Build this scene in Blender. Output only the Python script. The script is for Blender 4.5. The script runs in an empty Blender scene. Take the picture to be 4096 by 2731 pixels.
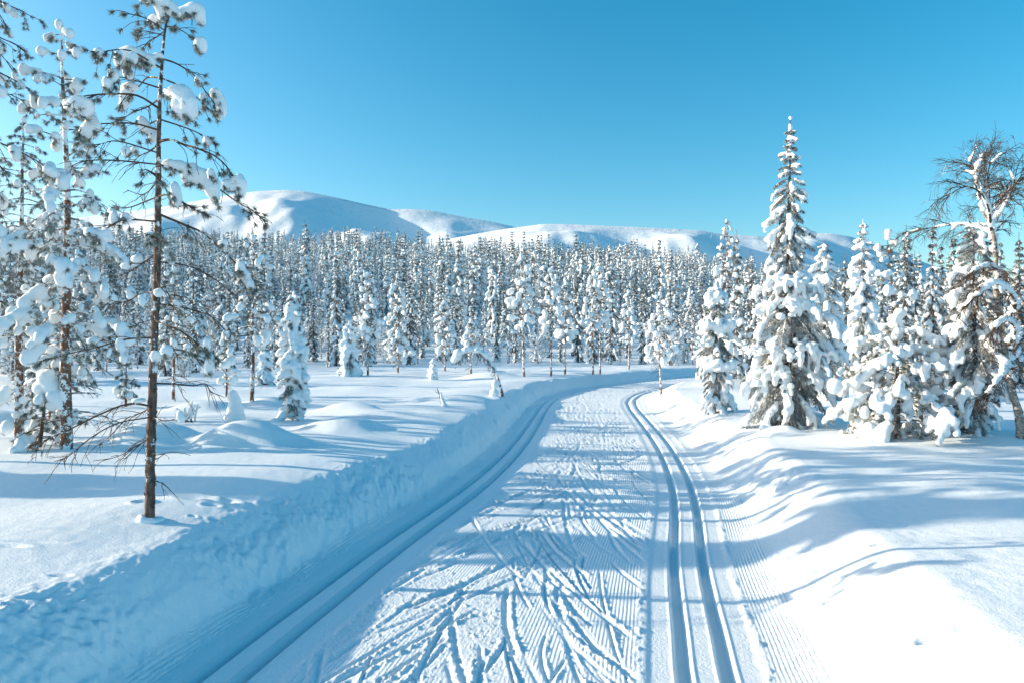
import bpy, math, random
import numpy as np
R = math.radians
sc = bpy.context.scene
RS = np.random.RandomState(7)

# ------------------------------------------------------------------ camera, sky, sun, exposure
F, CX, HZ, CAMH = 683.0, 512.0, 345.0, 1.9           # focal length in pixels of a 1024 wide frame, horizon row
cam = bpy.data.objects.new('camera', bpy.data.cameras.new('camera'))
sc.collection.objects.link(cam)
cam.location = (0, 0, CAMH)
cam.rotation_euler = (R(90 + math.degrees(math.atan(4.0 / F))), 0, 0)
cam.data.sensor_width = 36.0
cam.data.lens = F / 1024.0 * 36.0
cam.data.clip_start = 0.05
cam.data.clip_end = 6000
sc.camera = cam
SUN_EL, SUN_AZ = 15.5, 5.5                           # degrees above the horizon; degrees forward of due left
sdir = np.array([-math.cos(R(SUN_AZ)) * math.cos(R(SUN_EL)), math.sin(R(SUN_AZ)) * math.cos(R(SUN_EL)), math.sin(R(SUN_EL))])
w = bpy.data.worlds.new('World'); sc.world = w; w.use_nodes = True
nt = w.node_tree; nt.nodes.clear()
sky = nt.nodes.new('ShaderNodeTexSky'); sky.sky_type = 'NISHITA'; sky.sun_disc = False
sky.sun_elevation = R(SUN_EL); sky.sun_rotation = R(-(90 - SUN_AZ))
sky.altitude = 300; sky.air_density = 1.0; sky.dust_density = 1.8; sky.ozone_density = 2.0
hs = nt.nodes.new('ShaderNodeHueSaturation'); hs.inputs['Hue'].default_value = 0.479; hs.inputs['Saturation'].default_value = 1.47
bg = nt.nodes.new('ShaderNodeBackground'); bg.inputs['Strength'].default_value = 0.128
wo = nt.nodes.new('ShaderNodeOutputWorld')
nt.links.new(sky.outputs[0], hs.inputs['Color']); nt.links.new(hs.outputs[0], bg.inputs[0]); nt.links.new(bg.outputs[0], wo.inputs[0])
sl = bpy.data.lights.new('sun', 'SUN'); sl.energy = 3.9; sl.angle = R(0.5); sl.color = (1.0, 0.83, 0.63)
so = bpy.data.objects.new('sun', sl); sc.collection.objects.link(so)
from mathutils import Vector
so.rotation_euler = Vector(sdir).to_track_quat('Z', 'Y').to_euler()
so.location = (-30, 3, 20)
sc.view_settings.view_transform = 'Standard'; sc.view_settings.look = 'None'
sc.view_settings.exposure = 0.97; sc.view_settings.gamma = 1.0
sc.view_settings.use_curve_mapping = False
sc.cycles.max_bounces = 5; sc.cycles.diffuse_bounces = 2; sc.cycles.glossy_bounces = 1
sc.cycles.transmission_bounces = 1; sc.cycles.caustics_reflective = False; sc.cycles.caustics_refractive = False

# ------------------------------------------------------------------ numeric helpers
_pr = np.random.RandomState(3)
PERM = np.concatenate([_pr.permutation(256)] * 2)
GA = _pr.uniform(0, 2 * np.pi, 256); GX, GY = np.cos(GA), np.sin(GA)
def pn(x, y, seed=0):
    """gradient noise, about -0.7 .. 0.7"""
    x = np.asarray(x, float) + seed * 17.31; y = np.asarray(y, float) + seed * 9.77
    xi = np.floor(x).astype(np.int64); yi = np.floor(y).astype(np.int64)
    xf = x - xi; yf = y - yi; xi &= 255; yi &= 255
    u = xf * xf * xf * (xf * (xf * 6 - 15) + 10); v = yf * yf * yf * (yf * (yf * 6 - 15) + 10)
    def g(a, b, dx, dy):
        h = PERM[PERM[a & 255] + (b & 255)]
        return GX[h] * dx + GY[h] * dy
    n00 = g(xi, yi, xf, yf); n10 = g(xi + 1, yi, xf - 1, yf)
    n01 = g(xi, yi + 1, xf, yf - 1); n11 = g(xi + 1, yi + 1, xf - 1, yf - 1)
    return (n00 * (1 - u) + n10 * u) * (1 - v) + (n01 * (1 - u) + n11 * u) * v
def ss(a, b, x):
    t = np.clip((x - a) / (b - a), 0, 1); return t * t * (3 - 2 * t)

# ------------------------------------------------------------------ the trail's centre line (metres)
ctrl = np.array([(-5.2, -24), (-3.1, -12), (-1.75, -5), (-0.95, 0), (-0.27, 3.85), (-0.08, 4.8), (0.22, 6.25), (0.74, 8.4), (1.14, 10.46),
                 (1.62, 13.8), (2.15, 18.8), (2.45, 21.6), (3.05, 25.0), (4.5, 29.2), (7.4, 34.5), (12.0, 40.5), (18.5, 45.5), (28, 50), (42, 54), (60, 57), (90, 60)])
def catmull(P, n):
    P = np.asarray(P, float); out = []
    Q = np.vstack([2 * P[0] - P[1], P, 2 * P[-1] - P[-2]])
    for i in range(1, len(Q) - 2):
        t = np.linspace(0, 1, n, endpoint=False)[:, None]
        a, b, c, d = Q[i - 1], Q[i], Q[i + 1], Q[i + 2]
        out.append(0.5 * ((2 * b) + (-a + c) * t + (2 * a - 5 * b + 4 * c - d) * t ** 2 + (-a + 3 * b - 3 * c + d) * t ** 3))
    out.append(P[-1][None]); return np.vstack(out)
cl = catmull(ctrl, 30)
for _ in range(40):
    cl[1:-1] = cl[1:-1] * 0.5 + (cl[:-2] + cl[2:]) * 0.25
_d = np.r_[0, np.cumsum(np.linalg.norm(np.diff(cl, axis=0), axis=1))]
_s = np.arange(0, _d[-1], 0.3)
CL = np.stack([np.interp(_s, _d, cl[:, 0]), np.interp(_s, _d, cl[:, 1])], 1)
def lateral(X, Y):
    """signed distance to the centre line (right positive) and arc length"""
    X = np.asarray(X, float).ravel(); Y = np.asarray(Y, float).ravel()
    d = np.full(X.shape, 99.0); s = np.zeros(X.shape)
    near = np.where((Y > -24) & (Y < 64) & (X > -9) & (X < 90))[0]
    A, B = CL[:-1], CL[1:]; AB = B - A; L2 = (AB ** 2).sum(1); L = np.sqrt(L2)
    for k in range(0, len(near), 20000):
        ii = near[k:k + 20000]
        # coarse nearest vertex, then the exact distance on its two segments
        P = np.stack([X[ii], Y[ii]], 1).astype(np.float32)
        C = CL[::4].astype(np.float32)
        j = ((P[:, None, 0] - C[None, :, 0]) ** 2 + (P[:, None, 1] - C[None, :, 1]) ** 2).argmin(1) * 4
        best = np.full(len(ii), 1e9); bs = np.zeros(len(ii)); bd = np.zeros(len(ii))
        P = P.astype(float)
        for o in range(-5, 5):
            q = np.clip(j + o, 0, len(A) - 1)
            t = ((P - A[q]) * AB[q]).sum(1) / L2[q]; t = np.clip(t, 0, 1)
            C2 = A[q] + AB[q] * t[:, None]; D = P - C2
            dd = np.hypot(D[:, 0], D[:, 1]); m = dd < best
            sg = np.sign(AB[q][:, 1] * D[:, 0] - AB[q][:, 0] * D[:, 1])
            best[m] = dd[m]; bd[m] = (dd * sg)[m]; bs[m] = (q * 0.3 + t * L[q])[m]
        d[ii] = bd; s[ii] = bs
    return d, s
s_at = lambda y: float(lateral([np.interp(y, CL[:, 1], CL[:, 0])], [y])[1][0])

# mounds: (x, y, radius x, radius y, height)
MOUNDS = []
def fell_slope(X, Y):
    """how steeply the wooded hillside rises, smaller towards the right"""
    px = CX + F * X / np.maximum(Y, 1.0)
    return 0.183 - 0.030 * ss(300, 560, px) - 0.085 * ss(630, 900, px)
def ground_base(X, Y):
    X = np.asarray(X, float); Y = np.asarray(Y, float)
    r = np.hypot(X, Y)
    z = 0.50 + 0.10 * pn(X / 4.3, Y / 4.3, 1) + 0.06 * pn(X / 1.7, Y / 1.5, 2) * ss(2, 9, r)
    z = z + 0.35 * pn(X / 22, Y / 22, 3) * ss(18, 45, r) * 0.5
    yy = np.maximum(Y, 0)
    rise = np.maximum(yy - 60, 0)
    up = np.where(rise < 30, rise * rise / 60, rise - 15)
    cap = 265.0
    up = np.where(up > cap, cap + (up - cap) * -0.35, up)
    z = z + up * fell_slope(X, Y)
    z = z + ss(70, 130, r) * 1.6 * pn(X / 40, Y / 30, 4)
    for (mx, my, rx, ry, h) in MOUNDS:
        q = ((X - mx) / rx) ** 2 + ((Y - my) / ry) ** 2
        if my < 20: q = q * (1 + 0.55 * pn(X * 1.7 + mx, Y * 1.7, 5))
        z = z + 0.85 * h * np.exp(-(np.abs(q) ** 1.4) * 0.9)
    return z
def ground(X, Y, d=None):
    shp = np.shape(X)
    X = np.atleast_1d(np.asarray(X, float)).ravel(); Y = np.atleast_1d(np.asarray(Y, float)).ravel()
    s = None
    if d is None: d, s = lateral(X, Y)
    zb = ground_base(X, Y)
    wob = 0.16 * pn(X / 1.3, Y / 1.3, 11) + 0.02 * pn(X / 0.35, Y / 0.35, 12)
    left = 0.42 * ss(1.78, 2.12, -d + wob * .7) + 0.58 * ss(1.85, 2.6, -d + wob)
    left = left * (0.86 + 0.14 * ss(2.1, 3.4, -d))
    rw = 0.35 * pn(X / 2.2, Y / 2.2, 13)
    right = ss(1.76, 2.85, d + 0.45 * rw) * 0.82 + 0.18 * ss(2.6, 4.6, d)
    k = np.where(d < 0, left, right)
    # soft drifts running off the right bank
    fold = 0.07 * ss(1.9, 2.8, d) * ss(7.0, 3.2, d) * pn(Y / 1.15, X / 5.0, 14) * ss(3.2, 5.5, Y)
    foldl = 0.09 * ss(2.1, 2.9, -d) * ss(6.0, 3.2, -d) * pn(Y / 1.3, X / 4.0, 15)
    z = zb * k + fold + foldl
    return z.reshape(shp)
def at(px, row, h=None):
    """the point of the snow that shows at this pixel"""
    Y = F * (CAMH - (0.5 if h is None else h)) / (row - HZ); lo = None
    for _ in range(30):
        X = (px - CX) / F * Y
        g = float(ground(X, Y)) if h is None else h
        Y2 = F * (CAMH - g) / (row - HZ)
        Y = Y * 0.6 + Y2 * 0.4
    return (px - CX) / F * Y, Y, float(ground((px - CX) / F * Y, Y))
MOUNDS += [(a, b, c, d_, e) for a, b, c, d_, e in (
    (-3.75, 9.7, 0.62, 0.42, 0.40), (-5.15, 9.9, 0.60, 0.40, 0.36), (-2.85, 11.6, 0.55, 0.45, 0.22), (-3.35, 14.4, 0.60, 0.4, 0.24),
    (-2.6, 13.6, 0.8, 0.5, 0.10), (4.55, 11.6, 0.30, 0.3, 0.20), (-7.0, 15.5, 0.6, 0.5, 0.2), (-5.9, 16.5, 0.5, 0.4, 0.2), (-1.2, 17.5, 0.9, 0.6, 0.14),
    (8.3, 36.5, 1.2, 1.0, 0.45), (-9.5, 12.2, 0.8, 0.6, 0.3), (7.2, 10.4, 0.9, 0.6, 0.12), (5.3, 12.9, 0.7, 0.5, 0.28), (-1.0, 30, 1.2, 1, 0.35))]

# ------------------------------------------------------------------ materials
def new_mat(name):
    m = bpy.data.materials.new(name); m.use_nodes = True
    n = m.node_tree; b = n.nodes['Principled BSDF']; return m, n, b
def N(n, t, **k):
    o = n.nodes.new(t)
    for a, v in k.items():
        if a in o.inputs: o.inputs[a].default_value = v
        else: setattr(o, a, v)
    return o
def noise(n, vec, scale, detail=3, rough=0.55):
    t = N(n, 'ShaderNodeTexNoise'); t.inputs['Scale'].default_value = scale; t.inputs['Detail'].default_value = detail
    t.inputs['Roughness'].default_value = rough
    if vec: n.links.new(vec, t.inputs['Vector'])
    return t.outputs['Fac']
def math_(n, op, a, b=None):
    t = N(n, 'ShaderNodeMath', operation=op)
    for i, v in enumerate((a, b)):
        if v is None: continue
        if isinstance(v, (int, float)): t.inputs[i].default_value = v
        else: n.links.new(v, t.inputs[i])
    return t.outputs[0]
def ramp(n, fac, stops):
    t = N(n, 'ShaderNodeValToRGB'); e = t.color_ramp.elements
    while len(e) < len(stops): e.new(0.5)
    for i, (p, c) in enumerate(stops): e[i].position = p; e[i].color = (*c, 1)
    n.links.new(fac, t.inputs[0]); return t.outputs[0]
SNOW = (0.84, 0.90, 0.93)
def snow_ground(name, combed):
    m, n, b = new_mat(name)
    b.inputs['Base Color'].default_value = (*SNOW, 1); b.inputs['Roughness'].default_value = 0.55
    b.inputs['Specular IOR Level'].default_value = 0.18
    g = N(n, 'ShaderNodeNewGeometry').outputs['Position']
    f1 = noise(n, g, 55, 4, 0.7); f2 = noise(n, g, 14, 3, 0.6)
    h = math_(n, 'ADD', math_(n, 'MULTIPLY', f1, 0.013), math_(n, 'MULTIPLY', f2, 0.008))
    if combed:
        at_ = N(n, 'ShaderNodeAttribute', attribute_name='lat').outputs['Fac']
        mk = N(n, 'ShaderNodeAttribute', attribute_name='comb').outputs['Fac']
        ch = N(n, 'ShaderNodeAttribute', attribute_name='churn').outputs['Fac']
        sn = math_(n, 'SINE', math_(n, 'MULTIPLY', at_, 2 * math.pi / 0.027))
        sn = math_(n, 'MULTIPLY', math_(n, 'MULTIPLY', sn, math_(n, 'MULTIPLY', noise(n, g, 5, 4, 0.7), 0.0048)), mk)
        h = math_(n, 'ADD', h, sn)
        f3 = noise(n, g, 26, 5, 0.65)
        h = math_(n, 'ADD', h, math_(n, 'MULTIPLY', math_(n, 'MULTIPLY', f3, ch), 0.020))
    bp = N(n, 'ShaderNodeBump', Strength=0.55 if not combed else 0.8); bp.inputs['Distance'].default_value = 1.0
    n.links.new(h, bp.inputs['Height']); n.links.new(bp.outputs[0], b.inputs['Normal'])
    return m
M_FIELD = snow_ground('field snow', False)
M_TRAIL = snow_ground('groomed snow', True)
def snow_load():
    m, n, b = new_mat('snow load')
    b.inputs['Base Color'].default_value = (*SNOW, 1); b.inputs['Roughness'].default_value = 0.6
    b.inputs['Specular IOR Level'].default_value = 0.15
    g = N(n, 'ShaderNodeTexCoord').outputs['Object']
    h = math_(n, 'ADD', math_(n, 'MULTIPLY', noise(n, g, 40, 3, 0.6), 0.006), math_(n, 'MULTIPLY', noise(n, g, 9, 3, 0.6), 0.03))
    bp = N(n, 'ShaderNodeBump', Strength=0.5); bp.inputs['Distance'].default_value = 1.0
    n.links.new(h, bp.inputs['Height']); n.links.new(bp.outputs[0], b.inputs['Normal'])
    return m
M_SNOW = snow_load()
def bark(name, dark, light, snow_amt, scale=30, zs=0.25):
    m, n, b = new_mat(name)
    tc = N(n, 'ShaderNodeTexCoord').outputs['Object']
    mp = N(n, 'ShaderNodeMapping'); mp.inputs['Scale'].default_value = (1, 1, zs); n.links.new(tc, mp.inputs[0])
    f = noise(n, mp.outputs[0], scale, 5, 0.7)
    col = ramp(n, f, [(0.35, dark), (0.62, light)])
    f2 = noise(n, tc, 7, 5, 0.75)
    msk = ramp(n, f2, [(0.62 - snow_amt, (0, 0, 0)), (0.66 - snow_amt, (1, 1, 1))])
    mx = N(n, 'ShaderNodeMix', data_type='RGBA'); n.links.new(msk, mx.inputs[0]); n.links.new(col, mx.inputs[6])
    mx.inputs[7].default_value = (*SNOW, 1); n.links.new(mx.outputs[2], b.inputs['Base Color'])
    b.inputs['Roughness'].default_value = 0.85; b.inputs['Specular IOR Level'].default_value = 0.15
    bp = N(n, 'ShaderNodeBump', Strength=0.8); bp.inputs['Distance'].default_value = 0.01
    n.links.new(f, bp.inputs['Height']); n.links.new(bp.outputs[0], b.inputs['Normal'])
    return m
M_BARK = bark('pine bark', (0.045, 0.032, 0.026), (0.19, 0.135, 0.11), 0.05, 38, 0.3)
M_BARK_RED = bark('reddish pine bark', (0.08, 0.045, 0.03), (0.27, 0.145, 0.095), 0.12, 30, 0.3)
M_BIRCH = bark('birch bark', (0.05, 0.045, 0.04), (0.50, 0.44, 0.38), 0.04, 14, 2.5)
M_TWIG = bark('twig bark', (0.045, 0.03, 0.022), (0.13, 0.09, 0.065), 0.03, 25, 1.0)
M_TWIG_FROST = bark('frosted twig', (0.10, 0.085, 0.075), (0.34, 0.32, 0.31), 0.14, 25, 1.0)
def needles(name, c1, c2, frost, frost_hi):
    """needle colour with hoar frost, more of it towards the needle tips"""
    m, n, b = new_mat(name)
    tc = N(n, 'ShaderNodeTexCoord').outputs['Object']
    f = noise(n, tc, 6, 3, 0.6)
    col = ramp(n, f, [(0.35, c1), (0.65, c2)])
    fr = N(n, 'ShaderNodeAttribute', attribute_name='frost').outputs['Fac']
    k = math_(n, 'MULTIPLY', fr, frost_hi); k = math_(n, 'ADD', k, frost)
    k = math_(n, 'MULTIPLY', k, math_(n, 'ADD', noise(n, tc, 3, 2, 0.5), 0.5))
    mx = N(n, 'ShaderNodeMix', data_type='RGBA'); n.links.new(k, mx.inputs[0]); n.links.new(col, mx.inputs[6])
    mx.inputs[7].default_value = (0.66, 0.76, 0.82, 1); n.links.new(mx.outputs[2], b.inputs['Base Color'])
    b.inputs['Roughness'].default_value = 0.8; b.inputs['Specular IOR Level'].default_value = 0.1
    return m
M_PINE = needles('pine needles', (0.055, 0.065, 0.022), (0.17, 0.14, 0.055), 0.10, 0.70)
M_SPRUCE = needles('spruce needles', (0.035, 0.045, 0.026), (0.10, 0.085, 0.05), 0.16, 0.70)
M_FROSTED = needles('hoar frosted needles', (0.026, 0.040, 0.038), (0.075, 0.075, 0.060), 0.12, 0.58)
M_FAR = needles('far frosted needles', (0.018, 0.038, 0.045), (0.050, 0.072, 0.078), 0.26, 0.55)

# ------------------------------------------------------------------ mesh helpers
def link(o, parent=None):
    sc.collection.objects.link(o)
    if parent: o.parent = parent
    return o
def mesh_of(name, V, faces, mats, midx=None, smooth=True, attrs=None):
    """faces: list of int arrays, each (n,3) or (n,4)"""
    me = bpy.data.meshes.new(name)
    V = np.asarray(V, np.float32); me.vertices.add(len(V)); me.vertices.foreach_set('co', V.ravel())
    faces = [np.asarray(f, np.int32) for f in faces if len(f)]
    idx = np.concatenate([f.ravel() for f in faces]); cnt = np.concatenate([np.full(len(f), f.shape[1], np.int32) for f in faces])
    me.loops.add(len(idx)); me.loops.foreach_set('vertex_index', idx)
    me.polygons.add(len(cnt)); me.polygons.foreach_set('loop_start', np.r_[0, np.cumsum(cnt)[:-1]].astype(np.int32))
    me.polygons.foreach_set('loop_total', cnt)
    me.polygons.foreach_set('use_smooth', np.full(len(cnt), smooth))
    for m in mats: me.materials.append(m)
    if midx is not None: me.polygons.foreach_set('material_index', np.asarray(midx, np.int32))
    for k, a in (attrs or {}).items():
        t = me.attributes.new(k, 'FLOAT', 'POINT'); t.data.foreach_set('value', np.asarray(a, np.float32))
    me.update(calc_edges=True); return me
def obj(name, me, parent=None, loc=None):
    o = bpy.data.objects.new(name, me); link(o, parent)
    if loc is not None: o.location = loc
    return o
def thing(name, label, cat, loc=(0, 0, 0), rz=0.0, group=None):
    o = bpy.data.objects.new(name, None); o.empty_display_size = 0.2; link(o)
    o.location = loc; o.rotation_euler = (0, 0, rz); o['label'] = label; o['category'] = cat
    if group: o['group'] = group
    return o
class G:
    """collects tubes and blades"""
    def __init__(s): s.V = []; s.Q = []; s.T = []; s.A = []; s.n = 0
    def add(s, V, Q=None, T=None, A=None):
        V = np.asarray(V, float)
        if Q is not None and len(Q): s.Q.append(np.asarray(Q) + s.n)
        if T is not None and len(T): s.T.append(np.asarray(T) + s.n)
        s.V.append(V); s.A.append(np.zeros(len(V)) if A is None else A); s.n += len(V)
    def tube(s, P, rad, k=5, wob=0.0):
        P = np.asarray(P, float); rad = np.asarray(rad, float); n = len(P)
        T = np.gradient(P, axis=0); T /= np.linalg.norm(T, axis=1)[:, None] + 1e-9
        ref = np.array([0.0, 0.0, 1.0]) if abs(T[:, 2]).mean() < 0.8 else np.array([1.0, 0.0, 0.0])
        U = np.cross(T, ref); U /= np.linalg.norm(U, axis=1)[:, None] + 1e-9
        W = np.cross(T, U); a = np.arange(k) * 2 * np.pi / k
        rr = rad[:, None] * (1 + (RS.uniform(-wob, wob, (n, k)) if wob else 0))
        V = P[:, None] + rr[..., None] * (np.cos(a)[None, :, None] * U[:, None] + np.sin(a)[None, :, None] * W[:, None])
        i = np.arange(n - 1)[:, None] * k; j = np.arange(k)[None]; j2 = (j + 1) % k
        Q = np.stack([i + j, i + j2, i + k + j2, i + k + j], -1).reshape(-1, 4)
        V = np.vstack([V.reshape(-1, 3), P[-1:] + T[-1:] * rad[-1]])
        cap = np.stack([np.arange(k) + (n - 1) * k, (np.arange(k) + 1) % k + (n - 1) * k, np.full(k, n * k)], 1)
        s.add(V, Q, cap)
    def blades(s, P, D, L, W_, spread, m, rng, fr=(0.0, 1.0)):
        """m narrow triangles at each point P, leaning away from direction D by up to `spread`"""
        P = np.repeat(np.asarray(P, float), m, 0); D = np.repeat(np.asarray(D, float), m, 0); n = len(P)
        if not n: return
        E = rng.normal(size=(n, 3)); E -= (E * D).sum(1)[:, None] * D; E /= np.linalg.norm(E, axis=1)[:, None] + 1e-9
        a = spread * rng.uniform(0.35, 1.0, n)[:, None]
        dirn = D * np.cos(a) + E * np.sin(a)
        S = np.cross(dirn, rng.normal(size=(n, 3))); S /= np.linalg.norm(S, axis=1)[:, None] + 1e-9
        ln = (L * rng.uniform(0.6, 1.1, n))[:, None]
        base = P - D * (L * rng.uniform(0, 1.0, n))[:, None] * 0.6
        V = np.stack([base - S * W_ / 2, base + S * W_ / 2, base + dirn * ln], 1).reshape(-1, 3)
        A = np.tile(np.array([fr[0], fr[0], fr[1]]), n) * np.repeat(rng.uniform(0.3, 1, n), 3)
        s.add(V, None, np.arange(3 * n).reshape(-1, 3), A)
    def mesh(s, name, mat, smooth=True, attr=False):
        if not s.n: return None
        V = np.vstack(s.V); fs = []
        if s.Q: fs.append(np.vstack(s.Q))
        if s.T: fs.append(np.vstack(s.T))
        return mesh_of(name, V, fs, [mat], None, smooth, {'frost': np.concatenate(s.A)} if attr else None)
EDG = [((0, 0, 0), (1, 0, 0)), ((0, 1, 0), (1, 1, 0)), ((0, 0, 1), (1, 0, 1)), ((0, 1, 1), (1, 1, 1)),
       ((0, 0, 0), (0, 1, 0)), ((1, 0, 0), (1, 1, 0)), ((0, 0, 1), (0, 1, 1)), ((1, 0, 1), (1, 1, 1)),
       ((0, 0, 0), (0, 0, 1)), ((1, 0, 0), (1, 0, 1)), ((0, 1, 0), (0, 1, 1)), ((1, 1, 0), (1, 1, 1))]
def blob(S, vox, k=None, bump=0.0, name='snow', mat=None):
    """one smooth skin round many ellipsoids S = rows (x, y, z, rx, ry, rz), by surface nets"""
    S = np.asarray(S, float)
    if not len(S): return None
    k = k or 3.0 / vox; pad = 2.2 / k + vox
    lo = (S[:, :3] - S[:, 3:]).min(0) - pad - vox; hi = (S[:, :3] + S[:, 3:]).max(0) + pad + vox
    dim = np.ceil((hi - lo) / vox).astype(int) + 2
    E = np.zeros(dim, np.float32)
    ax = [lo[a] + np.arange(dim[a]) * vox for a in range(3)]
    for s in S:
        w0 = np.maximum(((s[:3] - s[3:] - pad - lo) / vox).astype(int), 0); w1 = np.minimum(((s[:3] + s[3:] + pad - lo) / vox).astype(int) + 2, dim)
        x = ((ax[0][w0[0]:w1[0]] - s[0]) / s[3])[:, None, None]; y = ((ax[1][w0[1]:w1[1]] - s[1]) / s[4])[None, :, None]
        z = ((ax[2][w0[2]:w1[2]] - s[2]) / s[5])[None, None, :]
        q = np.sqrt(x * x + y * y + z * z)
        E[w0[0]:w1[0], w0[1]:w1[1], w0[2]:w1[2]] += np.exp(-np.minimum(k * (q - 1) * s[3:].min(), 12))
    V = np.log(E + 1e-6)
    if bump:
        x, y, z = ax[0][:, None, None], ax[1][None, :, None], ax[2][None, None, :]
        nz = np.sin(x * 17 + 3 * np.sin(z * 9)) * np.sin(y * 19 + 2 * np.sin(x * 11)) * np.sin(z * 15 + 2) + 0.5 * np.sin(x * 41 + y * 13) * np.sin(z * 37 + y * 31)
        V = V + (bump * k * nz).astype(np.float32)
    V[0] = V[-1] = -5; V[:, 0] = V[:, -1] = -5; V[:, :, 0] = V[:, :, -1] = -5
    I = V > 0
    c = [slice(0, -1), slice(1, None)]
    def cor(o, arr): return arr[c[o[0]], c[o[1]], c[o[2]]]
    tot = np.zeros(np.array(dim) - 1, np.int8)
    for a in (0, 1):
        for b_ in (0, 1):
            for d_ in (0, 1): tot += cor((a, b_, d_), I)
    act = (tot > 0) & (tot < 8); ci = np.argwhere(act); n = len(ci)
    if n == 0: return None
    idx = np.full(act.shape, -1, np.int64); idx[act] = np.arange(n)
    pos = np.zeros((n, 3)); cnt = np.zeros(n)
    for e0, e1 in EDG:
        a = V[ci[:, 0] + e0[0], ci[:, 1] + e0[1], ci[:, 2] + e0[2]]; b_ = V[ci[:, 0] + e1[0], ci[:, 1] + e1[1], ci[:, 2] + e1[2]]
        m = (a > 0) != (b_ > 0); t = np.where(m, a / np.where(m, a - b_, 1), 0)[:, None]
        p = np.array(e0, float) + t * (np.array(e1, float) - np.array(e0, float)); pos[m] += p[m]; cnt[m] += 1
    P = lo + (ci + pos / np.maximum(cnt, 1)[:, None]) * vox
    Q = []
    for a in range(3):
        s0 = [slice(1, -1)] * 3; s1 = [slice(1, -1)] * 3; s0[a] = slice(0, -1); s1[a] = slice(1, None)
        A, B = I[tuple(s0)], I[tuple(s1)]
        u, v = (a + 1) % 3, (a + 2) % 3
        for flip, M in ((False, A & ~B), (True, ~A & B)):
            e = np.argwhere(M)
            if not len(e): continue
            e = e + 1; e[:, a] -= 1
            def cell(du, dv):
                q = e.copy(); q[:, u] -= du; q[:, v] -= dv; return idx[q[:, 0], q[:, 1], q[:, 2]]
            quad = np.stack([cell(1, 1), cell(0, 1), cell(0, 0), cell(1, 0)], 1)
            Q.append(quad[:, ::-1] if flip else quad)
    Q = np.vstack(Q); Q = Q[(Q >= 0).all(1)]
    return mesh_of(name, P, [Q], [mat or M_SNOW])
# ------------------------------------------------------------------ the ground sheet
rows = np.concatenate([np.linspace(8000, 1500, 14, endpoint=False), np.linspace(1500, 740, 30, endpoint=False), np.arange(740, 396.0, -0.95), np.arange(396, 362, -0.4), np.arange(362, 352.0, -1.0)])
rad = F * 1.75 / (rows - HZ); rad = rad[rad < 130]
rad = np.concatenate([[0.02], rad, np.arange(rad[-1] + 5, 430, 5.0)])
pxs = np.concatenate([np.concatenate([np.arange(-60, 100, 2.5), np.arange(100, 900, 1.3), np.arange(900, 1090, 2.2)])])
azf = np.arctan((pxs - CX) / F)
side = np.linspace(azf[-1], 2 * np.pi + azf[0], 130)[1:-1]
az = np.concatenate([azf, side])
RR, AA = np.meshgrid(rad, az, indexing='ij')
cosf = np.where(np.abs(((AA + np.pi) % (2 * np.pi)) - np.pi) < 1.0, np.cos(AA), 0.54)
# rings run straight across the view (equal depth) in front, round elsewhere
RD = RR / np.maximum(cosf, 0.54)
X = (RD * np.sin(AA)).ravel(); Y = (RD * np.cos(AA)).ravel()
D, S = lateral(X, Y)
Z = ground(X, Y, D)
S0 = s_at(0.0)
# field: broken snow on the left bank face and lip
face = ss(1.78, 1.95, -D) * ss(2.8, 2.3, -D)
near = ss(62, 50, np.hypot(X, Y))
chunk = (0.05 * pn(X * 3.0, Y * 2.2, 20) + 0.034 * pn(X * 9, Y * 8, 21) + 0.024 * pn(X * 22, Y * 22, 22)) * (0.4 + ss(-0.2, 0.3, pn(X * 0.8, Y * 0.8, 19)))
Z += face * chunk * near
lip = np.exp(-((-D - 2.2 - 0.12 * pn(X * 1.1, Y * 1.1, 23)) / 0.07) ** 2)
Z += near * lip * 0.015 * (0.3 + pn(X * 2, Y * 2, 24))
Z += near * 0.004 * pn(X * 9, Y * 9, 25) * ss(1.9, 2.2, np.abs(D)) * ss(0.5, -0.1, pn(X * 0.5, Y * 0.5, 26))
# right bank toe: lumps
rb = ss(1.9, 2.1, D) * ss(3.4, 2.3, D) * near
Z += rb * (0.034 * pn(X * 6, Y * 6, 27) + 0.020 * pn(X * 17, Y * 17, 28)) * ss(-0.25, 0.35, pn(X * 0.9, Y * 0.9, 29))
# a line of animal prints on the left field, a few dents elsewhere
def dent(px, row, rx, ry, depth):
    x, y, _ = at(px, row)
    q = ((X - x) / rx) ** 2 + ((Y - y) / ry) ** 2
    m = q < 9
    Z[m] += -depth * np.exp(-q[m] ** 1.5) + depth * 0.25 * np.exp(-((np.sqrt(q[m]) - 1.7) / 0.4) ** 2)
for (px, row, rx, ry, dp) in ((143, 501, .06, .05, .06), (178, 495, .14, .06, .05), (196, 497, .13, .07, .06), (222, 500, .12, .05, .06), (212, 504, .06, .04, .03),
                              (193, 515, .03, .02, .02), (217, 519, .05, .02, .03), (213, 533, .04, .02, .03), (178, 545, .03, .02, .02), (62, 574, .06, .02, .02),
                              (930, 636, .06, .04, .05), (8, 545, .12, .03, .03), (30, 540, .2, .02, .02), (70, 528, .2, .02, .015)):
    dent(px, row, rx, ry, dp)
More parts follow.
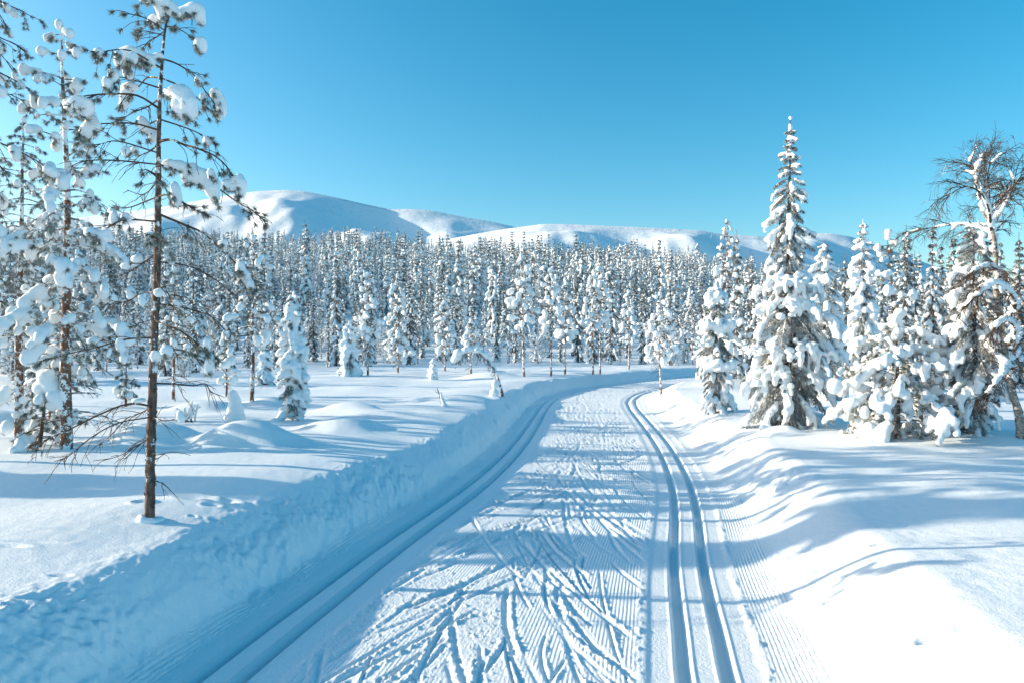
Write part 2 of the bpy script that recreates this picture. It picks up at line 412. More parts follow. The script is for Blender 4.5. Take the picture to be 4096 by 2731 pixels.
# trail relief ------------------------------------------------------
TL, TR, HW = -1.40, 1.35, 0.125
trail = (D > -1.90) & (D < 2.02) & (np.hypot(X, Y) < 62)
def groove(c, w=0.038, dp=0.062):
    q = np.abs(D - c)
    return -dp * ss(w + 0.016, w - 0.012, q) + 0.006 * np.exp(-((q - w - 0.022) / 0.012) ** 2)
gz = sum(groove(c + o) for c in (TL, TR) for o in (-HW, HW))
pad = ss(0.42, 0.34, np.abs(D - TL)) + ss(0.36, 0.30, np.abs(D - TR))
lane = ss(-1.04, -0.94, D) * ss(0.98, 0.90, D)
Z += trail * (gz - 0.012 * pad)
i_l = np.where(trail & (lane > 0.01) & (Y > 1) & (Y < 36))[0]
xl, yl, dl, sl_ = X[i_l], Y[i_l], D[i_l], S[i_l]
cut = np.zeros(len(i_l)); rim = np.zeros(len(i_l)); wipe = np.zeros(len(i_l))
order = np.argsort(sl_); ssort = sl_[order]
rng = np.random.RandomState(11)
sA = S0 + 1.0
for i in range(600):
    s0 = sA + 36 * rng.rand() ** 1.25
    sgn = rng.choice([-1, 1]); ang = R(rng.uniform(9, 30)) * sgn
    d0 = rng.normal(-0.06 - 0.42 * sgn, 0.26) if rng.rand() < 0.75 else rng.uniform(-0.8, 0.8)
    if rng.rand() < 0.10: ang = R(rng.uniform(-7, 7))
    L = rng.uniform(0.35, 1.35); wd = rng.uniform(0.008, 0.021); dp = rng.uniform(0.006, 0.023)
    lo, hi = np.searchsorted(ssort, [s0 - L, s0 + L]); q = order[lo:hi]
    if not len(q): continue
    u = (sl_[q] - s0) * math.cos(ang) + (dl[q] - d0) * math.sin(ang)
    v = -(sl_[q] - s0) * math.sin(ang) + (dl[q] - d0) * math.cos(ang) + 0.05 * (u / L) ** 2 * sgn
    m = (np.abs(u) < L) & (np.abs(v) < 0.16)
    q = q[m]; u = u[m]; v = v[m]
    endf = ss(L, L * 0.85, np.abs(u)) * (0.55 + 0.45 * ss(-0.3, 0.2, pn(u * 1.7 + i, v * 0 + i * 3.1, 33)))
    cut[q] = cut[q] * (1 - 0.8 * endf * np.exp(-(v / (wd * 1.6)) ** 4))
    rim[q] = rim[q] * (1 - 0.9 * endf * np.exp(-(v / (wd * 1.8)) ** 4))
    cut[q] = np.minimum(cut[q], -dp * endf * np.exp(-(v / wd) ** 4))
    side_ = 1 if rng.rand() < 0.5 else -1
    lump = 0.6 + 1.1 * pn(xl[q] * 19, yl[q] * 19, 31) + 1.3 * pn(xl[q] * 43, yl[q] * 43, 32)
    rw_ = wd * rng.uniform(0.8, 1.5)
    rim[q] = np.maximum(rim[q], endf * np.clip(lump, 0, 2) * dp * 0.85 * np.exp(-((v * side_ - wd * 1.2 - rw_) / rw_) ** 2))
    wipe[q] = np.maximum(wipe[q], endf * np.exp(-(v / (wd * 2.4)) ** 4))
soft = ss(0.50, -0.1, dl + 0.35 * pn(xl * 1.3, yl * 1.3, 37)) * ss(-0.45, 0.1, pn(xl * 0.8, yl * 0.8, 38))
crumb = np.clip(pn(xl * 24, yl * 24, 34) + 0.7 * pn(xl * 53, yl * 53, 35) - 0.24, 0, 1) * 0.030 + 0.006 * pn(xl * 8, yl * 8, 36)
Z[i_l] += lane[i_l] * (cut + rim + crumb * np.clip(soft, 0.15, 0.8))
seam = sum(np.exp(-((D - c) / 0.03) ** 2) for c in (-0.99, 0.95, 1.70, -1.78))
Z += trail * seam * np.clip(pn(X * 14, Y * 14, 40) + 0.5 * pn(X * 33, Y * 33, 41), 0, 1) * 0.03
comb = np.zeros(len(X))
comb[i_l] = lane[i_l] * (1 - wipe) * (1 - soft * 0.9)
outer = ss(1.70, 1.76, D) * ss(2.06, 1.98, D) + ss(-1.90, -1.84, D) * ss(-1.60, -1.66, D)
comb = np.maximum(comb, outer * ss(-0.5, 0.0, pn(X * 1.2, Y * 1.2, 42)) * trail)
churn = np.zeros(len(X)); churn[i_l] = lane[i_l] * np.clip(0.25 + soft, 0, 1)
churn += face * 1.3
nA, nR = len(az), len(rad)
i = np.arange(nR - 1)[:, None] * nA; j = np.arange(nA)[None]; j2 = (j + 1) % nA
Q = np.stack([i + j, i + j2, i + nA + j2, i + nA + j], -1).reshape(-1, 4)[:, ::-1]
is_t = trail[Q].all(1)
V = np.stack([X, Y, Z], 1)
def sub(Qs, name, mat, attrs=None):
    u, inv = np.unique(Qs, return_inverse=True)
    return obj(name, mesh_of(name, V[u], [inv.reshape(-1, 4)], [mat], None, True, {k: a[u] for k, a in (attrs or {}).items()}))
o = sub(Q[is_t], 'ski_trail', M_TRAIL, {'lat': D, 'comb': comb, 'churn': churn}); o['kind'] = 'structure'
o['label'] = 'groomed cross-country ski trail with two pairs of classic tracks and a skating lane'
o = sub(Q[~is_t], 'snow_field', M_FIELD); o['kind'] = 'structure'
o['label'] = 'deep snow field either side of the trail rising to the wooded hillside'

# ------------------------------------------------------------------ the fells
def fell(name, label, sky_pts, r0, r1, feats, z0, seed, back=0.35, mat=None):
    px = np.arange(sky_pts[0][0], sky_pts[-1][0] + 1, 3.0)
    top = np.interp(px, [p[0] for p in sky_pts], [p[1] for p in sky_pts])
    k = np.exp(-np.linspace(-2, 2, 9) ** 2); k /= k.sum()
    top = np.convolve(np.pad(top, 4, 'edge'), k, 'valid')
    el = (HZ - top) / F                                   # tangent of the skyline's elevation at this azimuth
    t = np.concatenate([np.linspace(0, 1, 120), 1 + np.linspace(0, back, 16)[1:]])
    T, P = np.meshgrid(t, px, indexing='ij')
    Yd = r0 + (r1 - r0) * T; Xd = (P - CX) / F * Yd
    Htop = CAMH + np.interp(P, px, el) * r1
    body = z0 + (Htop - z0) * np.where(T < 1, (0.35 * np.clip(T, 0, 1) + 0.65 * np.clip(T, 0, 1) ** 2), 1 - (T - 1) * 1.6)
    win = np.sin(np.clip(T, 0, 1) * np.pi) ** 0.6
    rel = np.zeros_like(body)
    for (cx, ct, wx, wt, h) in feats:
        ax_ = (P - cx) / wx; at_ = (T - ct) / wt
        ax_ = np.where((ax_ > 0) == (h > 0), ax_ * 2.0, ax_)   # gentle towards the sun, steep lee side
        rel += h * np.exp(-(ax_ ** 2 + at_ ** 2))
    rel += (r1 / 100) * (pn(Xd / (r1 / 12), Yd / (r1 / 9), seed) + 0.95 * pn(Xd / (r1 / 30), Yd / (r1 / 20), seed + 1)) + r1 / 2600 * pn(Xd / (r1 / 110), Yd / (r1 / 60), seed + 2)
    Zd = body + rel * win
    lim = CAMH + np.interp(P, px, el) * Yd * (1 - 0.06 * (1 - np.clip(T, 0, 1)))
    sft = r1 * 0.004
    Zd = np.where(T < 1, lim - sft * np.log1p(np.exp(np.clip((lim - Zd) / sft, -30, 30))), Zd)
    nP = len(px); i = np.arange(len(t) - 1)[:, None] * nP; j = np.arange(nP - 1)[None]
    Qf = np.stack([i + j, i + j + 1, i + nP + j + 1, i + nP + j], -1).reshape(-1, 4)
    o = obj(name, mesh_of(name, np.stack([Xd, Yd, Zd], -1).reshape(-1, 3), [Qf], [mat]))
    o['kind'] = 'structure'; o['label'] = label
    return (px, t, Zd, r0, r1)
mf, nf, bf = new_mat('fell snow')
bf.inputs['Roughness'].default_value = 0.8; bf.inputs['Specular IOR Level'].default_value = 0.05
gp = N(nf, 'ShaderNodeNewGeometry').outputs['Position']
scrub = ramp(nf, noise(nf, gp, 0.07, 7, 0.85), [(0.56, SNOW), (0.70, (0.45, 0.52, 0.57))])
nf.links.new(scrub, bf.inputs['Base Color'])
bpf = N(nf, 'ShaderNodeBump', Strength=0.8); bpf.inputs['Distance'].default_value = 2.0
nf.links.new(noise(nf, gp, 0.05, 6, 0.65), bpf.inputs['Height']); nf.links.new(bpf.outputs[0], bf.inputs['Normal'])
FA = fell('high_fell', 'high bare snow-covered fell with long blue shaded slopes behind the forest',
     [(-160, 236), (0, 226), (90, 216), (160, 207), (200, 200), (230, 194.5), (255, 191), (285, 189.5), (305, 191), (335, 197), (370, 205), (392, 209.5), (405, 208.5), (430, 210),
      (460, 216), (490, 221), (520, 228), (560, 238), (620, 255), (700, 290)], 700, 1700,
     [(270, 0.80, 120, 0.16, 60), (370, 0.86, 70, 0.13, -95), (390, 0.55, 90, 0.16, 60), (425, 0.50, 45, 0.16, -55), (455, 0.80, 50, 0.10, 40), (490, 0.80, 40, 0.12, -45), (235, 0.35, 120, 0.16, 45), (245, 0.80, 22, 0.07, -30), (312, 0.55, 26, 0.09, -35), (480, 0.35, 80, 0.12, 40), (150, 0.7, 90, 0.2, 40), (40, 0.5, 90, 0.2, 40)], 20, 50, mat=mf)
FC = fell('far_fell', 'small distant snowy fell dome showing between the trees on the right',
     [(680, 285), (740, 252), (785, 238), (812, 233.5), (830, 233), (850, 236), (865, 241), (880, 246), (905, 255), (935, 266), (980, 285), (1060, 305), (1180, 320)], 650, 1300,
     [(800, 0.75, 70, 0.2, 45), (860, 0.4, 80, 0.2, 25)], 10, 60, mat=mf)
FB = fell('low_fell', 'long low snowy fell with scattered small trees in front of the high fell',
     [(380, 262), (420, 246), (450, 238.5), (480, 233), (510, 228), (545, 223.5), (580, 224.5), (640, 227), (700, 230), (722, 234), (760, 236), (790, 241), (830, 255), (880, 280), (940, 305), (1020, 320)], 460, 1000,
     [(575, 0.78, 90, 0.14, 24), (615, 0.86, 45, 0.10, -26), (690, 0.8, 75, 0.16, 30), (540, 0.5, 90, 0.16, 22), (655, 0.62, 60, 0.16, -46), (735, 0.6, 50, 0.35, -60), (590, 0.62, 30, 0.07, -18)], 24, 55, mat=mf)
#@@TREES
# ------------------------------------------------------------------ trees
def unit(v): v = np.asarray(v, float); return v / (np.linalg.norm(v) + 1e-9)
def arc(p0, d0, L, n, sag, rng, wig=0.08):
    """a limb: n points, starting along d0, bending down by sag (radians) over its length"""
    P = [np.array(p0, float)]; d = unit(d0); st = L / (n - 1)
    for i in range(n - 1):
        d = unit(d + np.array([0, 0, -sag / (n - 1)]) + rng.normal(0, wig, 3) * (0.5, 0.5, 0.4)[0])
        P.append(P[-1] + d * st)
    return np.array(P)
def along(P, t):
    x = t * (len(P) - 1); i = min(int(x), len(P) - 2); f = x - i
    return P[i] * (1 - f) + P[i + 1] * f, unit(P[i + 1] - P[i])
def blobs_on(P, t0, t1, r0, r1, rng, lift=0.6, flat=0.8, step=0.8):
    """a chain of ellipsoids lying on a limb"""
    P = np.asarray(P); L = np.linalg.norm(np.diff(P, axis=0), axis=1).sum() * (t1 - t0); out = []
    n = max(1, int(L / max(0.6 * (r0 + r1) * step, 1e-3)) + 1)
    for t in np.linspace(t0, t1, n):
        p, d = along(P, t); r = (r0 + (r1 - r0) * (t - t0) / max(t1 - t0, 1e-6)) * rng.uniform(0.75, 1.2)
        out.append([p[0] + rng.normal(0, r * .25), p[1] + rng.normal(0, r * .25), p[2] + r * lift, r, r, r * flat * rng.uniform(.85, 1.35)])
    return out
class Tree:
    def __init__(s, apart=False): s.trunk = G(); s.wood = G(); s.leaf = G(); s.snow = []; s.apart = apart; s.limbs = []
    def limb(s):
        if s.apart: s.wood = G(); s.leaf = G(); s.limbs.append((s.wood, s.leaf))
def limb_pine(tr, p0, d0, L, r, rng, k, sag=0.9, tuft=0.055, snow=0.6, sr=0.07, dead=False, blades=22, bw=0.004, twig_n=None, curl=1.0):
    """a pine limb with twigs, a tuft at every tip, and snow on some of them; k = detail 0..2"""
    tr.limb(); P = arc(p0, d0, L, 7, sag, rng, 0.13); wood = tr.wood; wood.tube(P, np.linspace(r, r * 0.35, 7), 5 if k else 4)
    tp, td = [], []
    n = twig_n if twig_n is not None else max(3, int(L * (9 if k == 2 else 6)))
    for i in range(n):
        t = 0.22 + 0.78 * (i + rng.rand()) / n; p, d = along(P, min(t, 0.99))
        side = np.cross(d, (0, 0, 1.0)); sd = rng.choice([-1, 1])
        l2 = L * rng.uniform(0.16, 0.42) * (1.15 - 0.6 * t)
        dd = unit(d * 0.9 + side * sd * rng.uniform(0.4, 1.1) + np.array([0, 0, rng.uniform(-0.3, 0.45)]))
        P2 = arc(p, dd, l2, 5, 0.9 * curl, rng, 0.2 if not dead else 0.3)
        wood.tube(P2, np.linspace(max(r * 0.42, 0.0035), max(r * 0.18, 0.002), 5), 4 if k else 3)
        if not dead:
            tp.append(P2[-1]); td.append(unit(P2[-1] - P2[-2])); 
            if rng.rand() < 0.5: tp.append(P2[3]); td.append(unit(P2[3] - P2[2]))
        if k:
            for _ in range(rng.randint(1, 4) if not dead else rng.randint(1, 3)):
                q, e = along(P2, rng.uniform(0.3, 0.9)); e = unit(e + rng.normal(0, 0.7, 3)); P3 = arc(q, e, l2 * rng.uniform(0.25, 0.6), 4, 0.8 * curl, rng, 0.3)
                wood.tube(P3, np.linspace(max(r * .25, 0.0028), 0.0018, 4), 3)
                if not dead and rng.rand() < 0.8: tp.append(P3[-1]); td.append(unit(P3[-1] - P3[-2]))
        if rng.rand() < snow and not dead:
            tr.snow += blobs_on(P2, rng.uniform(0.45, 0.8), 1.0, sr * rng.uniform(.4, .9), sr * rng.uniform(0.6, 1.2), rng, .4, 1.1)
    if not dead:
        tp.append(P[-1]); td.append(unit(P[-1] - P[-2]))
        if rng.rand() < snow: tr.snow += blobs_on(P, rng.uniform(0.5, 0.8), 1.0, sr * 0.6, sr * 1.2, rng, .4, 1.15)
        tr.leaf.blades(np.array(tp), np.array(td), tuft, bw, 1.25, blades, rng)
    return P
def pine(seed, H, R_, z0, detail, snow=0.6, sr=0.085, trunk_r=None, lean=(0, 0), dead_low=6, top_r=0.35, pw=0.75, tuft=None, blades=None, bw=None, step_k=1.0):
    rng = np.random.RandomState(seed); tr = Tree(detail == 2)
    tr0 = trunk_r or H * 0.011 + 0.012; n = 14
    zz = np.linspace(-0.35, H, n); wig = np.cumsum(rng.normal(0, 0.012 * H / 6, (n, 2)), 0); wig -= wig[1]
    P = np.stack([lean[0] * (zz / H) + wig[:, 0], lean[1] * (zz / H) + wig[:, 1], zz], 1)
    tr.trunk.tube(P, tr0 * (1 - 0.86 * np.clip(zz / H, 0, 1) ** 1.1), 9 if detail == 2 else 6, 0.07)
    def on(z):
        return np.array([np.interp(z, zz, P[:, 0]), np.interp(z, zz, P[:, 1]), z])
    step = (0.16, 0.20, 0.15)[detail] * (H / 6) ** 0.5 * step_k
    z = z0 * H; az0 = rng.uniform(0, 6)
    tuft = tuft or (0.16, 0.10, 0.066)[detail]; blades = blades or (8, 13, 30)[detail]; bw = bw or (0.035, 0.015, 0.0058)[detail]
    while z < H * 0.985:
        t = (z - z0 * H) / (H * (1 - z0))
        rr = R_ * ((1 - t) ** pw * 0.92 + 0.10) * (0.55 + 0.45 * min(1, t / 0.18))
        for j in range(rng.randint(2, 4)):
            az0 += 2.4 + rng.uniform(-0.5, 0.5)
            L = rr * rng.uniform(0.6, 1.15); el = rng.uniform(-0.15, 0.35) + 0.35 * t
            d = np.array([math.cos(az0) * math.cos(el), math.sin(az0) * math.cos(el), math.sin(el)])
            limb_pine(tr, on(z), d, L, tr0 * 0.28 * (1 - 0.6 * t), rng, detail, sag=rng.uniform(0.7, 1.3), tuft=tuft, snow=snow, sr=sr * (0.8 + 0.5 * (1 - t)), blades=blades, bw=bw,
                      twig_n=None if detail else max(3, int(L * 5)))
        z += step * rng.uniform(0.6, 1.4)
    for i in range(dead_low):
        z = H * z0 * rng.uniform(0.3, 1.0); a = rng.uniform(0, 6.28)
        limb_pine(tr, on(z), (math.cos(a), math.sin(a), 0.1), R_ * rng.uniform(0.4, 0.8), tr0 * 0.2, rng, min(detail, 1), sag=0.7, dead=True, twig_n=5)
    tr.snow += [[*(on(H) + (rng.normal(0, .03), 0, -0.02)), sr * 1.0, sr * 1.0, sr * 1.5]]
    return tr
def spruce(seed, H, prof, detail, snow=0.85, sr=0.09, trunk_r=None, low=0.03, dens=1.0, droop=1.0, bend=0.0, top_clump=1.0, sprays=None, apron=1.0):
    """prof: list of (height fraction, radius in metres)"""
    rng = np.random.RandomState(seed); tr = Tree(detail == 2); tr0 = trunk_r or H * 0.012 + 0.01
    n = 12; zz = np.linspace(-0.3, H, n); wig = np.cumsum(rng.normal(0, 0.006 * H / 5, (n, 2)), 0); wig -= wig[1]
    b = np.clip(zz / H, 0, 1) ** 2.5 * bend
    P = np.stack([wig[:, 0] + b, wig[:, 1], zz], 1)
    tr.trunk.tube(P, tr0 * (1 - 0.9 * np.clip(zz / H, 0, 1)), 8 if detail == 2 else 5, 0.06)
    def on(z): return np.array([np.interp(z, zz, P[:, 0]), np.interp(z, zz, P[:, 1]), z])
    ph, pr = [p[0] for p in prof], [p[1] for p in prof]
    step = (0.22, 0.17, 0.13)[detail] * (H / 5) ** 0.5 / dens
    z = low * H; az0 = rng.uniform(0, 6); L_b = (0.20, 0.09, 0.05)[detail]; w_b = (0.08, 0.02, 0.009)[detail]
    while z < H * 0.97:
        t = z / H; rr = np.interp(t, ph, pr)
        nb = rng.randint(4, 7) if detail else rng.randint(3, 5)
        for j in range(nb):
            az0 += 2 * math.pi / nb + rng.uniform(-0.35, 0.35)
            L = rr * rng.uniform(0.62, 1.15); el = (-0.05 - 0.45 * (1 - t)) * droop + rng.uniform(-0.12, 0.15) + 0.25 * (t > 0.8)
            d = np.array([math.cos(az0) * math.cos(el), math.sin(az0) * math.cos(el), math.sin(el)])
            tr.limb(); Pb = arc(on(z + rng.uniform(-.04, .04)), d, L, 6, 0.75 * droop, rng, 0.07)
            tr.wood.tube(Pb, np.linspace(tr0 * 0.22 * (1 - .7 * t) + .004, 0.003, 6), 4 if detail else 3)
            tp, td = [], []
            m = max(3, int(L / (0.10, 0.07, 0.045)[detail]))
            for i in range(m):
                q, e = along(Pb, 0.15 + 0.84 * (i + 0.5) / m)
                for sd in (-1, 1):
                    l2 = L * 0.42 * (1.05 - 0.75 * (i + 0.5) / m) * rng.uniform(0.6, 1.1)
                    dd = unit(e * 0.8 + np.cross(e, (0, 0, 1)) * sd * 0.9 + np.array([0, 0, -0.35 - 0.3 * rng.rand()]))
                    P2 = arc(q, dd, l2, 3, 0.6, rng, 0.1)
                    if detail: tr.wood.tube(P2, np.linspace(0.004, 0.002, 3), 3)
                    for t2 in ((0.5, 1.0) if detail < 2 else (0.3, 0.6, 0.85, 1.0)):
                        a_, b_ = along(P2, min(t2, .99)); tp.append(a_); td.append(b_)
            tr.leaf.blades(np.array(tp), np.array(td), L_b, w_b, 1.0, (2, 3, 5)[detail], rng)
            if rng.rand() < snow:
                s_ = sr * (0.36 + 0.94 * min(1, L / 0.6))
                tr.snow += blobs_on(Pb, rng.uniform(0.12, 0.4), rng.uniform(0.85, 1.0), s_ * 0.7, s_ * 1.05, rng, 0.35, 0.75)
                for i in range(int(L * 5 * apron)):                       # fingers fanning over the side twigs
                    q, e = along(Pb, rng.uniform(0.35, 0.98)); dd = unit(e * .5 + np.cross(e, (0, 0, 1)) * rng.choice([-1, 1]) * rng.uniform(.3, 1) + np.array([0, 0, -0.55]))
                    P2 = arc(q, dd, min(0.3, L * 0.35) * rng.uniform(.5, 1.2), 3, 0.5, rng)
                    tr.snow += blobs_on(P2, 0, 1, s_ * 0.8, s_ * 0.5, rng, 0.2, 0.95)
        z += step * rng.uniform(0.7, 1.3)
    tr.snow += [[*on(H * f), sr * g, sr * g, sr * g * 1.5] for f, g in ((1.0, .38 * top_clump), (0.97, .5 * top_clump), (0.93, .62 * top_clump), (.88, .7 * top_clump))]
    return tr
def birch(seed, H, trunk_pts, r0, levels, snow, rng_tw=1.0, sub=7):
    """a bare birch: repeated forking from a given trunk line"""
    rng = np.random.RandomState(seed); tr = Tree()
    P = catmull(trunk_pts, 5); tr.trunk.tube(P, np.linspace(r0, r0 * 0.3, len(P)), 9, 0.08)
    def fork(P, r, L, lev, t0):
        n = sub if lev == levels else rng.randint(3, 6)
        for i in range(n):
            t = t0 + (1 - t0) * (i + rng.rand()) / n; p, d = along(P, min(t, .98))
            e = rng.normal(size=3); e -= e.dot(d) * d; e = unit(e)
            dd = unit(d * 0.75 + e * rng.uniform(0.5, 1.0) + np.array([0, 0, 0.25]))
            l = L * rng.uniform(0.6, 1.1) * (1.1 - 0.4 * t); Q = arc(p, dd, l, 6, 0.35 - 0.15 * lev, rng, 0.13)
            rr = max(r * rng.uniform(0.42, 0.6), 0.0022)
            tr.wood.tube(Q, np.linspace(rr, max(rr * 0.4, 0.0016), 6), 5 if lev > 1 else 3)
            if lev > 0: fork(Q, rr, l * 0.62, lev - 1, 0.2)
            if lev >= levels - 1 and rng.rand() < snow: tr.snow += blobs_on(Q, 0.05, rng.uniform(.3, .6), rr * 1.3 + .01, rr + .008, rng, 0.9, 0.8)
    fork(P, r0 * 0.7, L=H * 0.36, lev=levels, t0=0.35)
    return tr
def build(tr, name, label, cat, loc, rz=0.0, group=None, vox=0.03, bump=0.0, m_bark=None, m_twig=None, m_leaf=None, k=None):
    t = thing(name, label, cat, loc, rz, group)
    obj('trunk', tr.trunk.mesh('trunk', m_bark), t)
    for wd, lf in (tr.limbs or [(tr.wood, tr.leaf)]):
        nm = 'branch' if tr.limbs else 'branches'
        me = wd.mesh(nm, m_twig); c = obj(nm, me, t) if me else t
        me = lf.mesh('needles', m_leaf or M_PINE, True, True)
        if me: obj('needles', me, c)
    if tr.limbs or group is None: lumps(tr.snow, t, vox, bump)
    else:
        me = blob(tr.snow, vox, k, bump)
        if me: obj('snow_load', me, t)
    return t
def lumps(S, t, vox, bump, big=0.15):
    """one skin round the snow, then every separate lump its own part; the crumbs stay together"""
    me = blob(S, vox, None, bump)
    if not me: return
    nv, nf = len(me.vertices), len(me.polygons)
    V = np.zeros(nv * 3, np.float32); me.vertices.foreach_get('co', V); V = V.reshape(-1, 3)
    Q = np.zeros(nf * 4, np.int32); me.loops.foreach_get('vertex_index', Q); Q = Q.reshape(-1, 4)
    lab = np.arange(nv)
    for _ in range(400):
        m = lab[Q].min(1); new = lab.copy(); np.minimum.at(new, Q.ravel(), np.repeat(m, 4)); new = new[new]
        if (new == lab).all(): break
        lab = new
    fl = lab[Q[:, 0]]; ids = np.unique(fl); rest = []
    sizes = []
    for i in ids:
        q = Q[fl == i]; v = V[np.unique(q)]; sizes.append(((v.max(0) - v.min(0)).max(), q))
    sizes.sort(key=lambda a: -a[0]); bpy.data.meshes.remove(me)
    for j, (sz, q) in enumerate(sizes):
        if sz < big or j > 200: rest.append(q); continue
        u, inv = np.unique(q, return_inverse=True); obj('snow_lump', mesh_of('snow_lump', V[u], [inv.reshape(-1, 4)], [M_SNOW]), t)
    if rest:
        q = np.vstack(rest); u, inv = np.unique(q, return_inverse=True)
        o = obj('snow_crumbs', mesh_of('snow_crumbs', V[u], [inv.reshape(-1, 4)], [M_SNOW]), t); o['kind'] = 'stuff'
def dup(root, loc, rz, sc_=1.0, label=None, group=None):
    r = root.copy(); sc.collection.objects.link(r); r.location = loc; r.rotation_euler = (0, 0, rz)
    r.scale = (sc_,) * 3 if np.isscalar(sc_) else sc_
    if label: r['label'] = label
    r['category'] = root['category']
    if group: r['group'] = group
    elif 'group' in r: del r['group']
    for ch in root.children:
        c = ch.copy(); sc.collection.objects.link(c); c.parent = r
        for g in ch.children:
            d = g.copy(); sc.collection.objects.link(d); d.parent = c
    return r
def put(px, row, dz=0.0):
    x, y, z = at(px, row); return (x, y, z + dz)
def toward(x, y, depth=None): return None

# --- the tall thin pine close by on the left: every limb and every lump of snow on its own
bx, by, bz = at(150.5, 519)
def W(px, row, off=0.0):                                 # point of this tree's upright plane, off metres nearer or farther, relative to its foot
    return np.array([(px - CX) / F * by - bx, off, CAMH - (row - HZ) / F * by - bz])
T0 = thing('pine_tree', 'tall slender close pine with a bare trunk, arched limbs and big separate snow lumps', 'tree', (bx, by, bz))
tp_ = np.array([W(150.3, 530), W(150.6, 480), W(151.5, 435), W(153.3, 348, .01), W(155.9, 261, .02), W(157.6, 196, 0), W(160, 109, -.02), W(163.3, 35, 0), W(167, 10, .03), W(166, -6, .05)])
g = G(); TP = catmull(tp_, 8)
g.tube(TP, np.interp(TP[:, 2], [0, 1.3, 2.5, 3.6, 4.1], [0.038, 0.031, 0.024, 0.013, 0.007]), 12, 0.12)
rng = np.random.RandomState(5)
for i in range(260):                                     # flakes of bark standing off the trunk
    q = rng.randint(0, len(TP) - 1); c = TP[q] * (1 - .5) + TP[q + 1] * .5 + (0, 0, rng.uniform(-.03, .03)); a = rng.uniform(0, 6.28); rr = np.interp(c[2], [0, 1.3, 2.5, 3.6, 4.1], [0.041, 0.034, 0.026, 0.013, 0.007])
    nrm = np.array([math.cos(a), math.sin(a), 0]); tn = np.array([-nrm[1], nrm[0], 0]); h_ = rng.uniform(.006, .014); w_ = rr * rng.uniform(.2, .4)
    c0 = c + nrm * rr * 0.93
    g.add([c0 - tn * w_ - (0, 0, h_), c0 + tn * w_ - (0, 0, h_), c0 + tn * w_ * .7 + nrm * rr * .2 + (0, 0, h_), c0 - tn * w_ * .7 + nrm * rr * .2 + (0, 0, h_)], [(0, 1, 2, 3)])
obj('trunk', g.mesh('trunk', M_BARK), T0)
obj('snow_collar', blob([[0, .0, -.02, .075, .075, .04], [-.06, -.02, .01, .035, .04, .045], [.03, -.05, .0, .05, .03, .03], [-.03, -.05, .01, .03, .03, .035], [.05, .04, -.01, .05, .05, .03]], .012, 120, .003), T0)
def trunk_at(row):
    z = CAMH - (row - HZ) / F * by - bz; i = np.argmin(np.abs(TP[:, 2] - z)); return TP[i]
PXM = by / F
